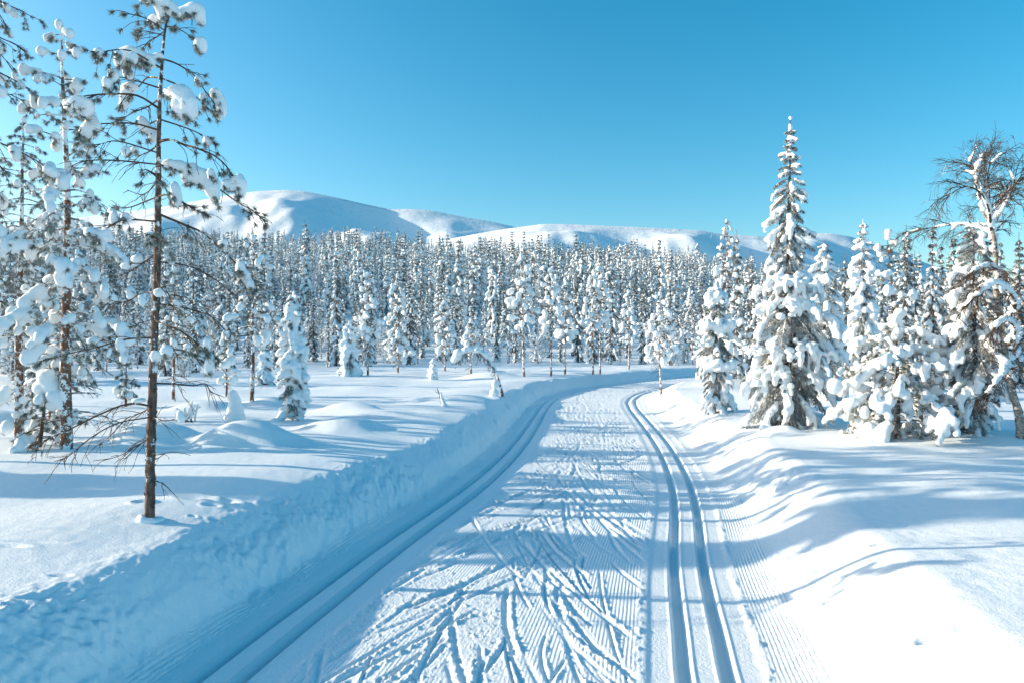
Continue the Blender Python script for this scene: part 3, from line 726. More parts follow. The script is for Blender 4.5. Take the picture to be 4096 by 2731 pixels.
LIMBS = [  # rows on the trunk, then the limb's points (px, row, off); r; dead?; snow lumps on it: (px, row, off, rx, rz px)
 (8, [(175, 2, .1), (186, 6, .1), (193, 12, .1)], .008, 0, [(178, 6, .1, 7, 6), (186, 3, .1, 8, 7), (193, 8, .1, 5, 8), (170, 7, 0, 6, 7), (175, 13, 0, 4, 4)]),
 (10, [(155, 3, -.05), (148, 4, -.1), (143, -2, -.1)], .007, 0, [(163, 4, -.02, 7, 7), (157, 0, -.05, 7, 6), (149, 1, -.1, 6, 5), (161, 12, 0, 4, 8)]),
 (20, [(157, 16, .05), (150, 15, .1), (146, 13, .1)], .006, 0, [(148, 14, .1, 6, 6.5)]),
 (27, [(172, 26, .0), (180, 28, .05), (187, 33, .1)], .006, 0, [(194, 37, .1, 5.5, 6), (195, 42, .1, 5, 4.5)]),
 (30, [(153, 24, -.1), (143, 25, -.2), (139, 29, -.25)], .005, 0, []),
 (32, [(150, 30, .1), (140, 36, .1), (129, 44, .15)], .006, 0, []),
 (36, [(153, 36, -.1), (149, 42, -.2)], .004, 0, []),
 (57, [(170, 58, .1), (182, 65, .2), (190, 78, .25), (200, 92, .3)], .008, 0, [(198, 80, .28, 4, 5), (203, 85, .3, 5, 7), (205, 94, .3, 5, 7), (204, 100, .3, 3.5, 5), (186, 70, .2, 2.5, 4)]),
 (58, [(150, 57, -.05), (138, 58, -.1), (127, 64, -.1), (121, 60, -.1)], .009, 0, [(132, 60, -.1, 9, 7), (140, 59, -.1, 9, 6), (127, 66, -.1, 5, 6), (149, 60, -.06, 7, 3.5), (158, 58, -.02, 5, 3)]),
 (64, [(150, 66, -.3), (140, 74, -.45), (133, 80, -.5)], .007, 0, [(155, 67, -.1, 5, 6), (135, 78, -.5, 4, 4), (146, 75, -.4, 3, 3.5)]),
 (72, [(158, 76, -.3), (157, 84, -.45)], .006, 0, [(158, 79, -.4, 4, 6)]),
 (75, [(140, 72, .1), (125, 76, .2), (118, 80, .2), (112, 92, .2)], .008, 0, [(118, 76, .2, 5, 4), (113, 81, .2, 6, 6), (110, 89, .2, 5, 6), (109, 96, .2, 3.5, 4)]),
 (80, [(172, 78, .2), (184, 88, .3), (193, 98, .4)], .007, 0, [(175, 87, .25, 4, 5), (186, 84, .3, 3, 4)]),
 (92, [(150, 90, -.2), (146, 96, -.4), (144, 108, -.5)], .007, 0, [(149, 88, -.3, 4, 5), (145, 97, -.45, 4, 6), (144, 107, -.5, 3.5, 5)]),
 (97, [(172, 96, -.1), (185, 103, -.2), (197, 112, -.3), (206, 122, -.3), (212, 128, -.3)], .009, 0,
      [(183, 101, -.2, 6, 4), (191, 103, -.25, 8, 6), (199, 108, -.28, 9, 9), (197, 118, -.28, 8, 8), (205, 117, -.3, 8, 9), (209, 125, -.3, 4.5, 6), (200, 125, -.3, 5, 5)]),
 (100, [(140, 102, .1), (125, 108, .1), (112, 116, .1)], .007, 0, []),
 (108, [(150, 104, -.2), (132, 107, -.3), (118, 113, -.4), (107, 120, -.45), (104, 132, -.4)], .009, 0,
      [(104, 124, -.42, 6, 6), (110, 121, -.42, 8, 6), (117, 124, -.4, 6, 6), (110, 130, -.4, 7, 4)]),
 (116, [(145, 118, .1), (139, 121, .1), (138, 128, .1)], .006, 0, [(134, 116, .1, 4, 4), (137, 122, .1, 4.5, 6), (143, 126, .1, 4, 4), (146, 133, .1, 4, 5)]),
 (118, [(175, 120, .2), (190, 126, .3), (200, 134, .3)], .007, 0, [(190, 130, .3, 4, 5)]),
 (128, [(140, 127, -.1), (124, 131, -.2), (112, 137, -.3), (104, 152, -.35)], .008, 0, [(113, 134, -.3, 5, 5), (111, 142, -.32, 6, 7), (107, 148, -.32, 3.5, 5), (117, 139, -.3, 4, 5)]),
 (142, [(176, 143, -.1), (190, 148, -.1), (208, 155, -.2), (226, 163, -.2), (239, 176, -.2), (247, 192, -.2), (249, 198, -.2)], .012, 0,
      [(249, 184, -.2, 3.6, 4.6), (252, 191, -.2, 4, 5), (251, 197, -.2, 3.5, 5), (236, 190, -.2, 3.2, 5), (243, 189, -.2, 3, 6), (222, 180, -.2, 3.2, 5)]),
 (144, [(145, 146, .1), (125, 149, .2), (108, 156, .3)], .007, 1, []),
 (150, [(140, 152, -.3), (130, 158, -.4), (118, 160, -.4)], .006, 0, [(146, 161, -.3, 4, 4), (148, 157, -.2, 3, 3)]),
 (163, [(175, 166, .2), (195, 175, .3), (215, 190, .4), (232, 200, .4), (247, 212, .4)], .010, 0,
      [(162, 161, .1, 6, 5), (170, 161, .15, 5, 5), (176, 165, .2, 7, 8), (184, 168, .22, 9, 8), (192, 173, .25, 9, 9), (197, 181, .28, 7, 9), (200, 190, .3, 3.5, 5), (175, 174, .2, 4, 5)]),
 (168, [(135, 170, -.3), (115, 174, -.4), (100, 180, -.4)], .007, 1, []),
 (180, [(140, 180, .2), (122, 186, .3), (105, 181, .3)], .006, 1, []),
 (176, [(172, 182, -.4), (186, 190, -.5), (196, 200, -.5)], .007, 0, []),
 (196, [(180, 200, -.2), (200, 210, -.3), (214, 218, -.3), (222, 222, -.3)], .008, 0, [(194, 200, -.3, 4, 8), (195, 208, -.3, 3.5, 5)]),
 (198, [(140, 198, .1), (120, 205, .1), (104, 202, .1)], .007, 1, []),
 (216, [(175, 221, .1), (192, 229, .2), (210, 246, .2), (226, 260, .2), (236, 270, .2), (242, 282, .2)], .011, 0,
      [(230, 265, .2, 4, 6), (236, 274, .2, 4.5, 6), (241, 283, .2, 3.5, 5), (213, 240, .2, 4, 4)]),
 (222, [(140, 224, -.2), (132, 232, -.3), (126, 243, -.4)], .008, 0, [(127, 217, -.2, 3.5, 3.5), (131, 224, -.25, 4, 5.5), (140, 222, -.2, 3.5, 4), (128, 242, -.35, 7, 5), (120, 240, -.4, 5, 4)]),
 (236, [(170, 240, -.3), (185, 246, -.5), (198, 252, -.5)], .006, 0, [(176, 243, -.4, 4, 3)]),
 (250, [(140, 252, .2), (120, 260, .3), (108, 268, .3), (98, 272, .3)], .008, 1, [(116, 254, .3, 5, 4), (104, 262, .3, 4, 3)]),
 (262, [(180, 264, .2), (205, 280, .3), (225, 300, .3)], .007, 1, []),
 (276, [(170, 284, -.2), (186, 296, -.3), (205, 300, -.3)], .006, 1, [(172, 294, -.2, 4, 3.5)]),
 (290, [(135, 292, .1), (112, 300, .2), (92, 298, .2)], .007, 1, []),
 (306, [(175, 306, .1), (200, 315, .2), (215, 330, .2)], .007, 1, [(171, 303, .1, 4.5, 3.5)]),
 (320, [(176, 322, -.3), (205, 332, -.4), (222, 345, -.4), (232, 358, -.4)], .008, 0, [(229, 344, -.4, 3, 5), (232, 362, -.4, 4, 9), (192, 350, -.4, 5, 5), (175, 356, -.3, 3.5, 5)]),
 (333, [(132, 339, -.1), (115, 346, -.2), (92, 352, -.25), (71, 359, -.3)], .008, 0, [(131, 346, -.15, 3.5, 6), (134, 358, -.15, 3, 4), (108, 341, -.2, 4, 2.5)]),
 (345, [(172, 350, .2), (186, 362, .3), (202, 366, .3)], .005, 1, [(176, 345, .2, 3, 2)]),
 (383, [(170, 384, .1), (185, 386, .15), (197, 384, .15), (203, 392, .15), (217, 398, .15)], .008, 1, []),
 (400, [(136, 402, -.1), (115, 411, -.2), (98, 422, -.3), (80, 432, -.4), (66, 439, -.45)], .010, 1, [(142, 399, -.05, 4, 1.6)]),
 (410, [(135, 413, .1), (120, 419, .1), (104, 436, .1), (92, 446, .1)], .006, 1, []),
 (418, [(140, 418, -.3), (122, 430, -.4), (108, 446, -.5), (96, 450, -.5)], .006, 1, []),
 (417, [(165, 417, -.1), (176, 418, -.15), (184, 416, -.15)], .006, 1, [(189, 412, -.15, 2.5, 3), (192, 416, -.15, 2, 2)]),
 (436, [(140, 441, .1), (128, 448, .1), (110, 458, .1), (86, 462, .1)], .005, 1, []),
 (480, [(163, 481, -.02), (167, 484, -.02)], .004, 1, []),
 (455, [(165, 453, -.02), (158, 458, -.03)], .004, 1, []),
]
for n_, (row, pts, r_, dead, loads) in enumerate(LIMBS):
    rng = np.random.RandomState(100 + n_)
    P = catmull(np.array([trunk_at(row)] + [W(*p) for p in pts]), 4)
    Lm = np.linalg.norm(np.diff(P, axis=0), axis=1).sum()
    g = G(); lf = G(); g.tube(P, np.linspace(r_, 0.0028, len(P)), 6, 0.05)
    tp, td = [], []
    for i in range(max(4, int(Lm * (20 if not dead else 17)))):
        t = 0.12 + 0.86 * rng.rand(); q, e = along(P, t); sd = rng.choice([-1, 1])
        dd = unit(e * rng.uniform(.3, 1) + np.cross(e, (0, 0, 1)) * sd * rng.uniform(.1, .9) + np.array([0, 0, rng.uniform(-.5, .5)]))
        l2 = rng.uniform(0.06, 0.26) * (1.2 - .6 * t) * (1.25 if dead else 1); P2 = arc(q, dd, l2, 6, rng.uniform(0.3, 1.5), rng, 0.3)
        g.tube(P2, np.linspace(.0032, .0018, 6), 4)
        if rng.rand() < .5:
            a_, b_ = along(P2, rng.uniform(.3, .8)); P3 = arc(a_, unit(b_ + rng.normal(0, .6, 3)), l2 * .5, 4, .8, rng, .3); g.tube(P3, np.linspace(.0022, .0014, 4), 3)
            if not dead and rng.rand() < .6: tp.append(P3[-1]); td.append(unit(P3[-1] - P3[-2]))
        if not dead and rng.rand() < (0.35 + .4 * t): tp.append(P2[-1]); td.append(unit(P2[-1] - P2[-2]))
    bo = obj('branch', g.mesh('branch', M_TWIG if not dead else M_TWIG), T0)
    if not dead:
        tp.append(P[-1]); td.append(unit(P[-1] - P[-2])); tp.append(P[-2]); td.append(unit(P[-1] - P[-2]))
    for (lx, lr, lo, wx, wz) in loads:                   # needles peep out from under the lumps
        c = W(lx, lr, lo)
        for _ in range(int(1 + wx * 0.4) if not dead else 0):
            tp.append(c + np.array([rng.uniform(-1, 1) * wx * PXM, rng.uniform(-.05, .02), -wz * PXM * rng.uniform(.95, 1.25)])); td.append(unit(rng.normal(0, .8, 3) + (0, .3, -1.3)))
        q = P[np.argmin(np.linalg.norm(P - c, axis=1))]
        g2 = G()
    if tp:
        lf.blades(np.array(tp), np.array(td), 0.052, 0.0050, 1.2, 52, rng)
        obj('needles', lf.mesh('needles', M_PINE, True, True), bo)
    if loads:
        S_ = []
        for (lx, lr, lo, wx, wz) in loads:
            c = W(lx, lr, lo); a = wx * PXM * 1.12; b_ = wz * PXM * 1.12
            S_.append([*c, a, a * 0.8, b_])
            for _ in range(4): S_.append([*(c + rng.uniform(-.75, .75, 3) * (a, a * .7, b_)), a * .42, a * .42, b_ * .42])
        obj('snow_lump', blob(S_, 0.014, 130, 0.003, 'snow_lump'), bo)
cone = [(bx, by)]

# --- hand placed nearer trees -----------------------------------------
def nobj(px, row): return put(px, row)
pines_near = [
 # px, row, H, R, z0, detail, seed, snow, sr, label, extra
 (67, 448, 5.75, 1.0, .22, 2, 21, .5, .054, 'tall bushy pine with a bent snow cap, behind and left of the close thin pine', dict(pw=.62, lean=(-.05, 0), dead_low=8)),
 (20, 436, 4.9, 1.05, .34, 2, 22, .22, .045, 'snowy pine with a dark double trunk at the left edge of the view', dict(dead_low=8)),
 (52, 421, 3.6, .9, .20, 1, 23, .35, .06, 'shorter pine with a broken top under a slab of snow, beside the tall bushy pine', dict(dead_low=6)),
]
for (px, row, H, Rr, z0, dt, seed, sn, sr, lab, ex) in pines_near:
    T = build(pine(seed, H, Rr, z0, dt, sn, sr, **ex), 'pine_tree', lab, 'tree', put(px, row), vox=0.026 if dt == 2 else .034, bump=.005, m_bark=M_BARK_RED, m_twig=M_TWIG_FROST, m_leaf=M_PINE)
# the bent cap on its top
def loner(px, row, tr, name, lab, vox, mb=M_BARK_RED, mt=M_TWIG_FROST, ml=M_FROSTED, rz=0.0, bump=.003, k=None):
    return build(tr, name, lab, 'tree', put(px, row), rz, None, vox, bump, mb, mt, ml, k)
tr = pine(31, 1.15, .62, .12, 2, .25, .05, lean=(.15, 0), dead_low=2, trunk_r=.028, pw=.5)
_x, _y, _z = at(40, 446)
for (px, row, r_) in ((58, 377, 9), (62, 384, 8), (54, 373, 6), (51, 386, 7), (52, 396, 5), (68, 396, 9), (74, 402, 7), (63, 403, 6), (15, 394, 7), (10, 400, 6), (18, 388, 5), (35, 398, 4), (28, 412, 4)):
    tr.snow += [[(px - 40) / F * _y, -.22, CAMH - (row - HZ) / F * _y - _z, r_ / F * _y, r_ / F * _y * .85, r_ / F * _y]]
loner(40, 446, tr, 'pine_tree', 'low bushy young pine crowned with fat round snow cushions', .02, M_BARK, M_TWIG, M_PINE)
H_ = 2.35
tr = spruce(41, H_, [(0, .42), (.25, .33), (.5, .34), (.75, .24), (1, .08)], 2, .75, .075, low=.10, bend=.05, apron=.6)
tr.snow += [[.03 * math.sin(i * 2.1), 0, .15 + i * .17, .13, .12, .14] for i in range(12)]
loner(292, 419, tr, 'spruce_tree', 'small snow-smothered spruce like a white spire beside the reddish trunk', .024)
loner(252, 401, pine(43, 3.9, .9, .40, 1, .6, .062, trunk_r=.05, dead_low=4), 'pine_tree', 'pine with a straight reddish trunk just behind the small white spruce spire', .04, M_BARK_RED, M_TWIG, M_PINE)
loner(174, 400, pine(44, 3.5, .8, .35, 1, .5, .055, trunk_r=.045, dead_low=6), 'pine_tree', 'thin pine with snow-flecked trunk right behind the close tall pine', .04, M_BARK_RED, M_TWIG, M_PINE)
loner(227, 396, pine(45, 1.75, .42, .25, 1, .8, .07, dead_low=2), 'pine_tree', 'young pine with drooping snow lobes left of the reddish trunk', .03, M_BARK, M_TWIG, M_PINE)
loner(126, 406, pine(46, 1.35, .33, .2, 1, .35, .055, dead_low=2), 'pine_tree', 'thin frosted pine sapling left of the close tall trunk', .025, M_BARK, M_TWIG, M_FROSTED)
loner(265, 384, spruce(47, 1.6, [(0, .5), (.4, .4), (.75, .22), (1, .08)], 1, .7, .09, low=.05), 'spruce_tree', 'little frosted spruce between the reddish trunk and the white spire', .04)
loner(349, 375, spruce(48, 2.5, [(0, .8), (.3, .65), (.7, .38), (1, .1)], 1, .75, .11, low=.04), 'spruce_tree', 'broad low spruce at the front of the far trees, left of the trail bend', .05)
loner(433, 379, spruce(49, .85, [(0, .3), (.5, .22), (1, .08)], 1, .9, .09, low=.05), 'spruce_tree', 'tiny snow-capped spruce alone on the clearing, left of the arched tree', .03)
# trees along the far side of the clearing
row_pines = [(368, 375, 4.8, .75, .42, 'slim pine with dark base at the clearing edge, just right of the broad low spruce'),
 (398, 372.5, 5.0, 1.0, .16, 'full snowy pine at the clearing edge, left of the tiny lone spruce'),
 (445, 371, 3.9, .8, .3, 'round-topped snowy pine right of the tiny lone spruce'),
 (471, 374, 2.6, .62, .38, 'small drooping pine just beyond the arched tree'),
 (524, 377, 5.2, .8, .45, 'pine with a long dark bare trunk right of the arched tree'),
 (551, 376, 4.9, .75, .48, 'second dark-trunked pine right of the arched tree'),
 (565, 374, 4.6, .7, .4, 'slim pine between two dark-trunked pines left of the bend'),
 (593, 374.5, 5.1, .8, .45, 'left one of the twin pines standing together before the bend'),
 (600, 374, 5.0, .8, .5, 'right one of the twin pines standing together before the bend, its trunk plastered with snow'),
 (629, 369, 4.6, .75, .35, 'pine at the forest edge directly behind the trail bend'),
 (661, 394, 3.35, .72, .36, 'slender pine standing on the inside of the trail bend')]
for i, (px, row, H, Rr, z0, lab) in enumerate(row_pines):
    loner(px, row, pine(60 + i, H, Rr, z0, 1 if row > 390 else 0, .7, .085 if row < 390 else .07, trunk_r=.055 if row < 390 else .035, dead_low=5, tuft=None if row < 390 else .08), 'pine_tree', lab, .05 if row < 390 else .035, M_BARK_RED, M_TWIG, M_FROSTED)
# --- right side
Hm = 5.55
prof = [(0, .98), (.12, 1.0), (.32, .92), (.40, .86), (.43, .55), (.55, .48), (.62, .50), (.72, .42), (.80, .30), (.86, .2), (.93, .16), (1, .06)]
tr = spruce(71, Hm, prof, 2, .62, .042, low=.015, dens=1.1, bend=.06, apron=1.3, top_clump=2.2)
rng = np.random.RandomState(72)
for (z, rr_, n) in ((2.5, .60, 16), (2.1, .75, 16), (1.45, .82, 18), (.95, .9, 10)):  # the thick shelves of snow
    for i in range(n * 6):
        a = i * 6.283 / n + rng.uniform(-.2, .2); q = rng.uniform(.3, 1.0) * rr_ * (1 + .12 * math.sin(a * 5 + z * 3))
        c = np.array([math.cos(a) * q, math.sin(a) * q, z - 0.55 * q + rng.uniform(-.05, .08) + .25])
        if 0.5 + pn(a * 2.2, z * 3.0, 97) < .34: continue
        r2 = rng.uniform(.04, .085); tr.snow += [[*c, r2, r2, r2 * .85]]
        if rng.rand() < .5: tr.snow += [[*(c + (math.cos(a) * .06, math.sin(a) * .06, -.10)), r2 * .6, r2 * .6, r2 * 1.3]]
build(tr, 'spruce_tree', 'tallest spruce on the right, a thin spire above a wide snowy skirt', 'tree', put(788, 424), 0, None, .026, .012, M_BARK, M_TWIG_FROST, M_SPRUCE)
tr = spruce(73, 2.95, [(0, .48), (.15, .52), (.35, .42), (.42, .52), (.62, .42), (.8, .36), (.9, .22), (1, .12)], 2, .65, .047, low=.02, apron=1.4, top_clump=1.8)
for (z, rr_, n) in ((2.55, .2, 7), (2.0, .36, 10), (1.15, .38, 10)):
    for i in range(n):
        a = i * 6.283 / n + rng.uniform(-.2, .2); q = rng.uniform(.3, 1.0) * rr_
        tr.snow += [[math.cos(a + j_ * .3) * q * (.7 + .15 * j_), math.sin(a + j_ * .3) * q * (.7 + .15 * j_), z - .5 * q + .04 * j_, *(rng.uniform(.07, .12, 3))] for j_ in range(4)]
build(tr, 'spruce_tree', 'squat spruce under heavy snow beside the trail, left of the tallest spruce', 'tree', put(716, 411), 0, None, .026, .010, M_BARK, M_TWIG_FROST, M_SPRUCE)
loner(727, 384, pine(74, 5.9, .95, .18, 1, .8, .06, trunk_r=.075, dead_low=6, pw=.7), 'pine_tree', 'tall pine with an orange-brown trunk rising behind the squat spruce', .045, M_BARK_RED, M_TWIG, M_FROSTED)
loner(824, 398, spruce(75, 4.15, [(0, .95), (.3, .85), (.6, .6), (.85, .3), (1, .08)], 1, .65, .06, low=.05), 'spruce_tree', 'broad dark spruce directly behind the tallest one, a head shorter', .045, M_BARK, M_TWIG_FROST, M_SPRUCE)
loner(864, 391, spruce(76, 5.3, [(0, .8), (.3, .72), (.6, .55), (.85, .28), (1, .08)], 1, .8, .072, low=.04), 'spruce_tree', 'slim white cone-shaped spruce between the tallest spruce and the thin cone-bearing pine', .045)
tr = pine(77, 4.2, .55, .55, 1, .5, .07, trunk_r=.04, lean=(-.22, 0), dead_low=2, pw=.5)
tr.snow += [[-.22, -.02, 4.3, .10, .10, .09], [-.12, -.02, 4.05, .075, .07, .08]]
loner(897, 400, tr, 'pine_tree', 'thin leaning young pine with two round snow balls on its tip', .035, M_BARK, M_TWIG, M_PINE)
tr = pine(78, 1.75, 1.2, .08, 2, .55, .055, trunk_r=.05, dead_low=5, pw=.36, step_k=.6)
tr.snow += [[.25 + i * .09, -.1, 1.36 - i * .01, .11, .12, .085] for i in range(6)] + [[-.45 - i * .07, -.15, 1.1 - i * .07, .09, .09, .08] for i in range(5)] + [[.05 * math.sin(i * 2), 0, 1.55 + i * .09, .09, .08, .08] for i in range(5)]
tr.snow += [[-.62, -.35, .14, .09, .1, .13], [-.52, -.38, .06, .08, .08, .12], [-1.02, -.1, .78, .12, .1, .13]]
build(tr, 'pine_tree', 'low wide bushy pine with long snow rolls on its limbs, on the right bank', 'tree', put(897, 435), 0, None, .024, .008, M_BARK, M_TWIG_FROST, M_PINE)
tr = spruce(79, 3.2, [(0, .5), (.25, .52), (.5, .55), (.75, .42), (.9, .25), (1, .1)], 2, .6, .043, low=.03, dens=.9, apron=1.3)
build(tr, 'spruce_tree', 'dense dark-hearted spruce half hidden by the leaning birch at the right edge', 'tree', put(975, 431), 0, None, .027, .010, M_BARK, M_TWIG_FROST, M_SPRUCE)
tx, ty, tz = at(1021, 437)
def WB(px, row, off=0): return ((px - CX) / F * ty - tx, off, CAMH - (row - HZ) / F * ty - tz)
tr = Tree(); rng = np.random.RandomState(80)
P = catmull(np.array([WB(1022, 445), WB(1019, 415), WB(1012, 380, .05), WB(1007, 330, .1), WB(1001, 290, .1), WB(996, 255, 0), WB(988, 232, -.1), WB(978, 212, -.1)]), 6)
tr.trunk.tube(P, np.interp(np.arange(len(P)), [0, 8, len(P) - 1], [.082, .05, .018]), 10, .1)
def sprout(P, r, n, L, lev, t0, up, out):
    for i in range(n):
        t = t0 + (1 - t0) * (i + rng.rand()) / n; p, d = along(P, min(t, .99)); e = rng.normal(size=3) * (1, .8, .8)
        Q = arc(p, unit(d * out + e * .55 + (0, 0, up)), L * rng.uniform(.55, 1.15), 7 if lev else 4, rng.uniform(.1, .7), rng, .13); rr = max(r * .55, .0022)
        tr.wood.tube(Q, np.linspace(rr, max(rr * .4, .0017), len(Q)), 4 if lev > 1 else 3)
        if lev: sprout(Q, rr, (5, 7, 8)[lev - 1], L * .55, lev - 1, .15, up * .4, .9)
        if lev > 1 and rng.rand() < .3: tr.snow += blobs_on(Q, .05, .4, rr + .018, rr + .012, rng, .9, .8)
BPTS = [([WB(978, 212, -.1), WB(968, 185, -.2), WB(966, 174, -.2), WB(962, 166, -.2)], .020, .3), ([WB(992, 240, 0), WB(975, 214, -.3), WB(957, 200, -.5), WB(938, 196, -.6), WB(922, 204, -.6)], .020, .2),
        ([WB(997, 258, 0), WB(1002, 228, .2), WB(1013, 205, .3), WB(1022, 192, .3), WB(1032, 178, .3)], .030, .9), ([WB(1002, 228, .2), WB(1000, 200, .3), WB(999, 180, .3), WB(1002, 164, .3)], .016, .1),
        ([WB(990, 235, -.1), WB(975, 222, .2), WB(952, 222, .5), WB(930, 228, .6)], .014, .3), ([WB(985, 225, -.1), WB(985, 195, -.1), WB(988, 176, 0), WB(992, 160, 0)], .014, .1), ([WB(1008, 215, .2), WB(1018, 188, .1), WB(1022, 170, .1)], .014, .1),
        ([WB(1007, 330, .1), WB(985, 306, -.6), WB(955, 290, -.9), WB(938, 293, -1.0), WB(925, 305, -1.0)], .026, 1), ([WB(1009, 345, .0), WB(990, 330, -.5), WB(965, 322, -.8), WB(950, 330, -.9)], .022, .8),
        ([WB(1001, 290, .1), WB(985, 276, -.3), WB(960, 271, -.6), WB(940, 276, -.7)], .020, .8), ([WB(1012, 375), WB(990, 365, -.3), WB(970, 375, -.6), WB(958, 392, -.6)], .022, .8), ([WB(1010, 350), WB(1020, 335), WB(1030, 325)], .025, .8)]
for j_, (q, r_, sn_) in enumerate(BPTS):
    P = catmull(np.array(q), 6); tr.wood.tube(P, np.linspace(r_, .005, len(P)), 6)
    if sn_ > .5: tr.snow += blobs_on(P, .06, .93, r_ + .030, r_ * .6 + .02, rng, .6, .8)
    elif rng.rand() < .8: tr.snow += blobs_on(P, .0, .3 + sn_, r_ + .02, r_ * .6 + .012, rng, .7, .9)
    sprout(P, r_ * .8, 9, .44 if j_ < 7 else .34, 2, .12, .02 if j_ < 7 else 0, 1.0)
build(tr, 'birch_tree', 'bare leaning birch with snow rolls along its limbs at the right edge', 'tree', (tx, ty, tz), 0, None, .018, .003, M_BIRCH, M_TWIG, None)

# --- the arched tree, the leaning stub, the snowy stump
ax_, ay, azz = at(503, 397)
def WA(px, row, off=0): return np.array(((px - CX) / F * ay - ax_, off, CAMH - (row - HZ) / F * ay - azz))
T = thing('arched_tree', 'young tree bent right over into a snow-covered arch left of the trail', 'tree', (ax_, ay, azz))
P = catmull(np.array([WA(504, 400), WA(500, 384), WA(495, 370), WA(489, 360), WA(480, 353), WA(468, 351), WA(460, 355), WA(457, 362)]), 5)
g = G(); g.tube(P, np.linspace(.045, .012, len(P)), 8, .08); obj('trunk', g.mesh('trunk', M_BARK_RED), T)
rng = np.random.RandomState(90); tt = Tree()
for i in range(60):
    a_, b_ = along(P, rng.uniform(.2, .98)); P2 = arc(a_, unit((rng.normal(0, .7), rng.normal(0, .7), -.9)), rng.uniform(.12, .34), 4, .5, rng, .15)
    tt.wood.tube(P2, np.linspace(.006, .002, 4), 3); tt.leaf.blades(P2[1:], np.repeat([unit(P2[-1] - P2[0])], 3, 0), .07, .012, 1.0, 9, rng)
c = obj('branches', tt.wood.mesh('branches', M_TWIG_FROST), T); obj('needles', tt.leaf.mesh('needles', M_FROSTED, True, True), c)
S_ = blobs_on(P, .45, 1.0, .085, .13, rng, .7, .8) + blobs_on(P, .15, .45, .04, .05, rng, .3, .9) + [[*WA(500, 372), .2, .12, .06], [*WA(494, 392), .14, .13, .12], [*WA(495, 383), .11, .1, .13], [*WA(493, 397), .2, .17, .08]]
obj('snow_load', blob(S_, .024, None, .003), T)
sx, sy, sz = at(443, 405)
T = thing('dead_sapling', 'short leaning dead sapling plastered with snow on the open clearing', 'tree stump', (sx, sy, sz))
P = np.array([(0.0, 0, -.1), (-.03, 0, .12), (-.09, 0, .28), (-.14, 0, .42)]); g = G(); g.tube(P, [.03, .026, .018, .006], 7, .1)
g.tube(np.array([(-.09, 0, .28), (-.17, 0, .33), (-.2, .02, .38)]), [.009, .006, .003], 5); obj('trunk', g.mesh('trunk', M_BARK), T)
obj('snow_load', blob([[.03, 0, .0, .07, .07, .09], [.01, 0, .1, .05, .05, .08], [-.03, 0, .19, .035, .04, .08], [-.05, 0, .27, .03, .03, .06], [.06, -.02, -.02, .1, .09, .05]], .014, 110), T)
ux, uy, uz = at(235, 420)
T = thing('snow_covered_stump', 'upright stump under a hooded white cap of snow, beyond the rounded mounds', 'tree stump', (ux, uy, uz))
g = G(); g.tube(np.array([(0, 0, -.1), (.0, 0, .2), (.02, 0, .44)]), [.07, .06, .05], 9, .15); obj('stump', g.mesh('stump', M_BARK), T)
sc_ = uy / F
obj('snow_load', blob([[0, 0, .05, .19, .17, .16], [.01, 0, .2, .15, .14, .16], [.0, 0, .34, .11, .11, .14], [-.03, -.01, .46, .09, .09, .1], [-.08, -.03, .44, .05, .05, .05], [-.13, 0, .02, .08, .1, .12]], .018, 90), T)
tw = Tree(); rng = np.random.RandomState(93)
qx, qy, qz = at(190, 421)
for i in range(16):
    P2 = arc((rng.uniform(-.1, .1), rng.uniform(-.05, .05), -.03), (rng.uniform(-.9, .9), rng.uniform(-.4, .4), 1), rng.uniform(.18, .42), 5, .3, rng, .15); tw.trunk.tube(P2, np.linspace(.006, .002, 5), 4)
    tw.snow += blobs_on(P2, .4, 1, .014, .018, rng, .4)
T = thing('dry_shrub', 'small frosted twiggy shrub poking out of the snow behind the hollowed mound', 'shrub', (qx, qy, qz))
obj('twigs', tw.trunk.mesh('twigs', M_TWIG), T); obj('snow_load', blob(tw.snow, .012), T)

# --- prototypes for everything farther away, each one standing in the scene
def far_mesh(tr, vox, name):
    """one mesh of trunk, needles and snow for trees only a few pixels wide"""
    parts = [tr.trunk.mesh('a', M_BARK), tr.leaf.mesh('b', M_FROSTED, True, True), blob(tr.snow, vox, None, 0)]
    Vs, Fs, Mi, At, off = [], [], [], [], 0
    for j, me in enumerate(parts):
        v = np.zeros(len(me.vertices) * 3, np.float32); me.vertices.foreach_get('co', v); Vs.append(v.reshape(-1, 3))
        l = np.zeros(len(me.loops), np.int32); me.loops.foreach_get('vertex_index', l); tot = np.zeros(len(me.polygons), np.int32); me.polygons.foreach_get('loop_total', tot)
        st = np.r_[0, np.cumsum(tot)[:-1]]
        for kk in (3, 4):
            w_ = np.where(tot == kk)[0]
            if len(w_): Fs.append((l[st[w_][:, None] + np.arange(kk)] + off, j, kk))
        a = np.zeros(len(me.vertices), np.float32)
        if 'frost' in me.attributes: me.attributes['frost'].data.foreach_get('value', a)
        At.append(a); off += len(me.vertices)
    m = mesh_of(name, np.vstack(Vs), [f[0] for f in Fs], [M_BARK, M_FAR, M_SNOW], np.concatenate([np.full(len(f[0]), f[1]) for f in Fs]), True, {'frost': np.concatenate(At)})
    for p in parts: bpy.data.meshes.remove(p)
    return m
PSP = [[(0, 1.0), (.25, .95), (.6, .6), (.85, .3), (1, .07)], [(0, .8), (.3, .75), (.6, .55), (.85, .28), (1, .07)], [(0, 1.2), (.3, 1.0), (.6, .62), (.85, .28), (1, .08)], [(0, .7), (.5, .55), (.8, .35), (1, .1)]]
SPR = [spruce(200 + i, 7.0, [(a, b * .78) for a, b in PSP[i % 4]], 0, .66, .070, low=.04, dens=.9, apron=.9) for i in range(6)]
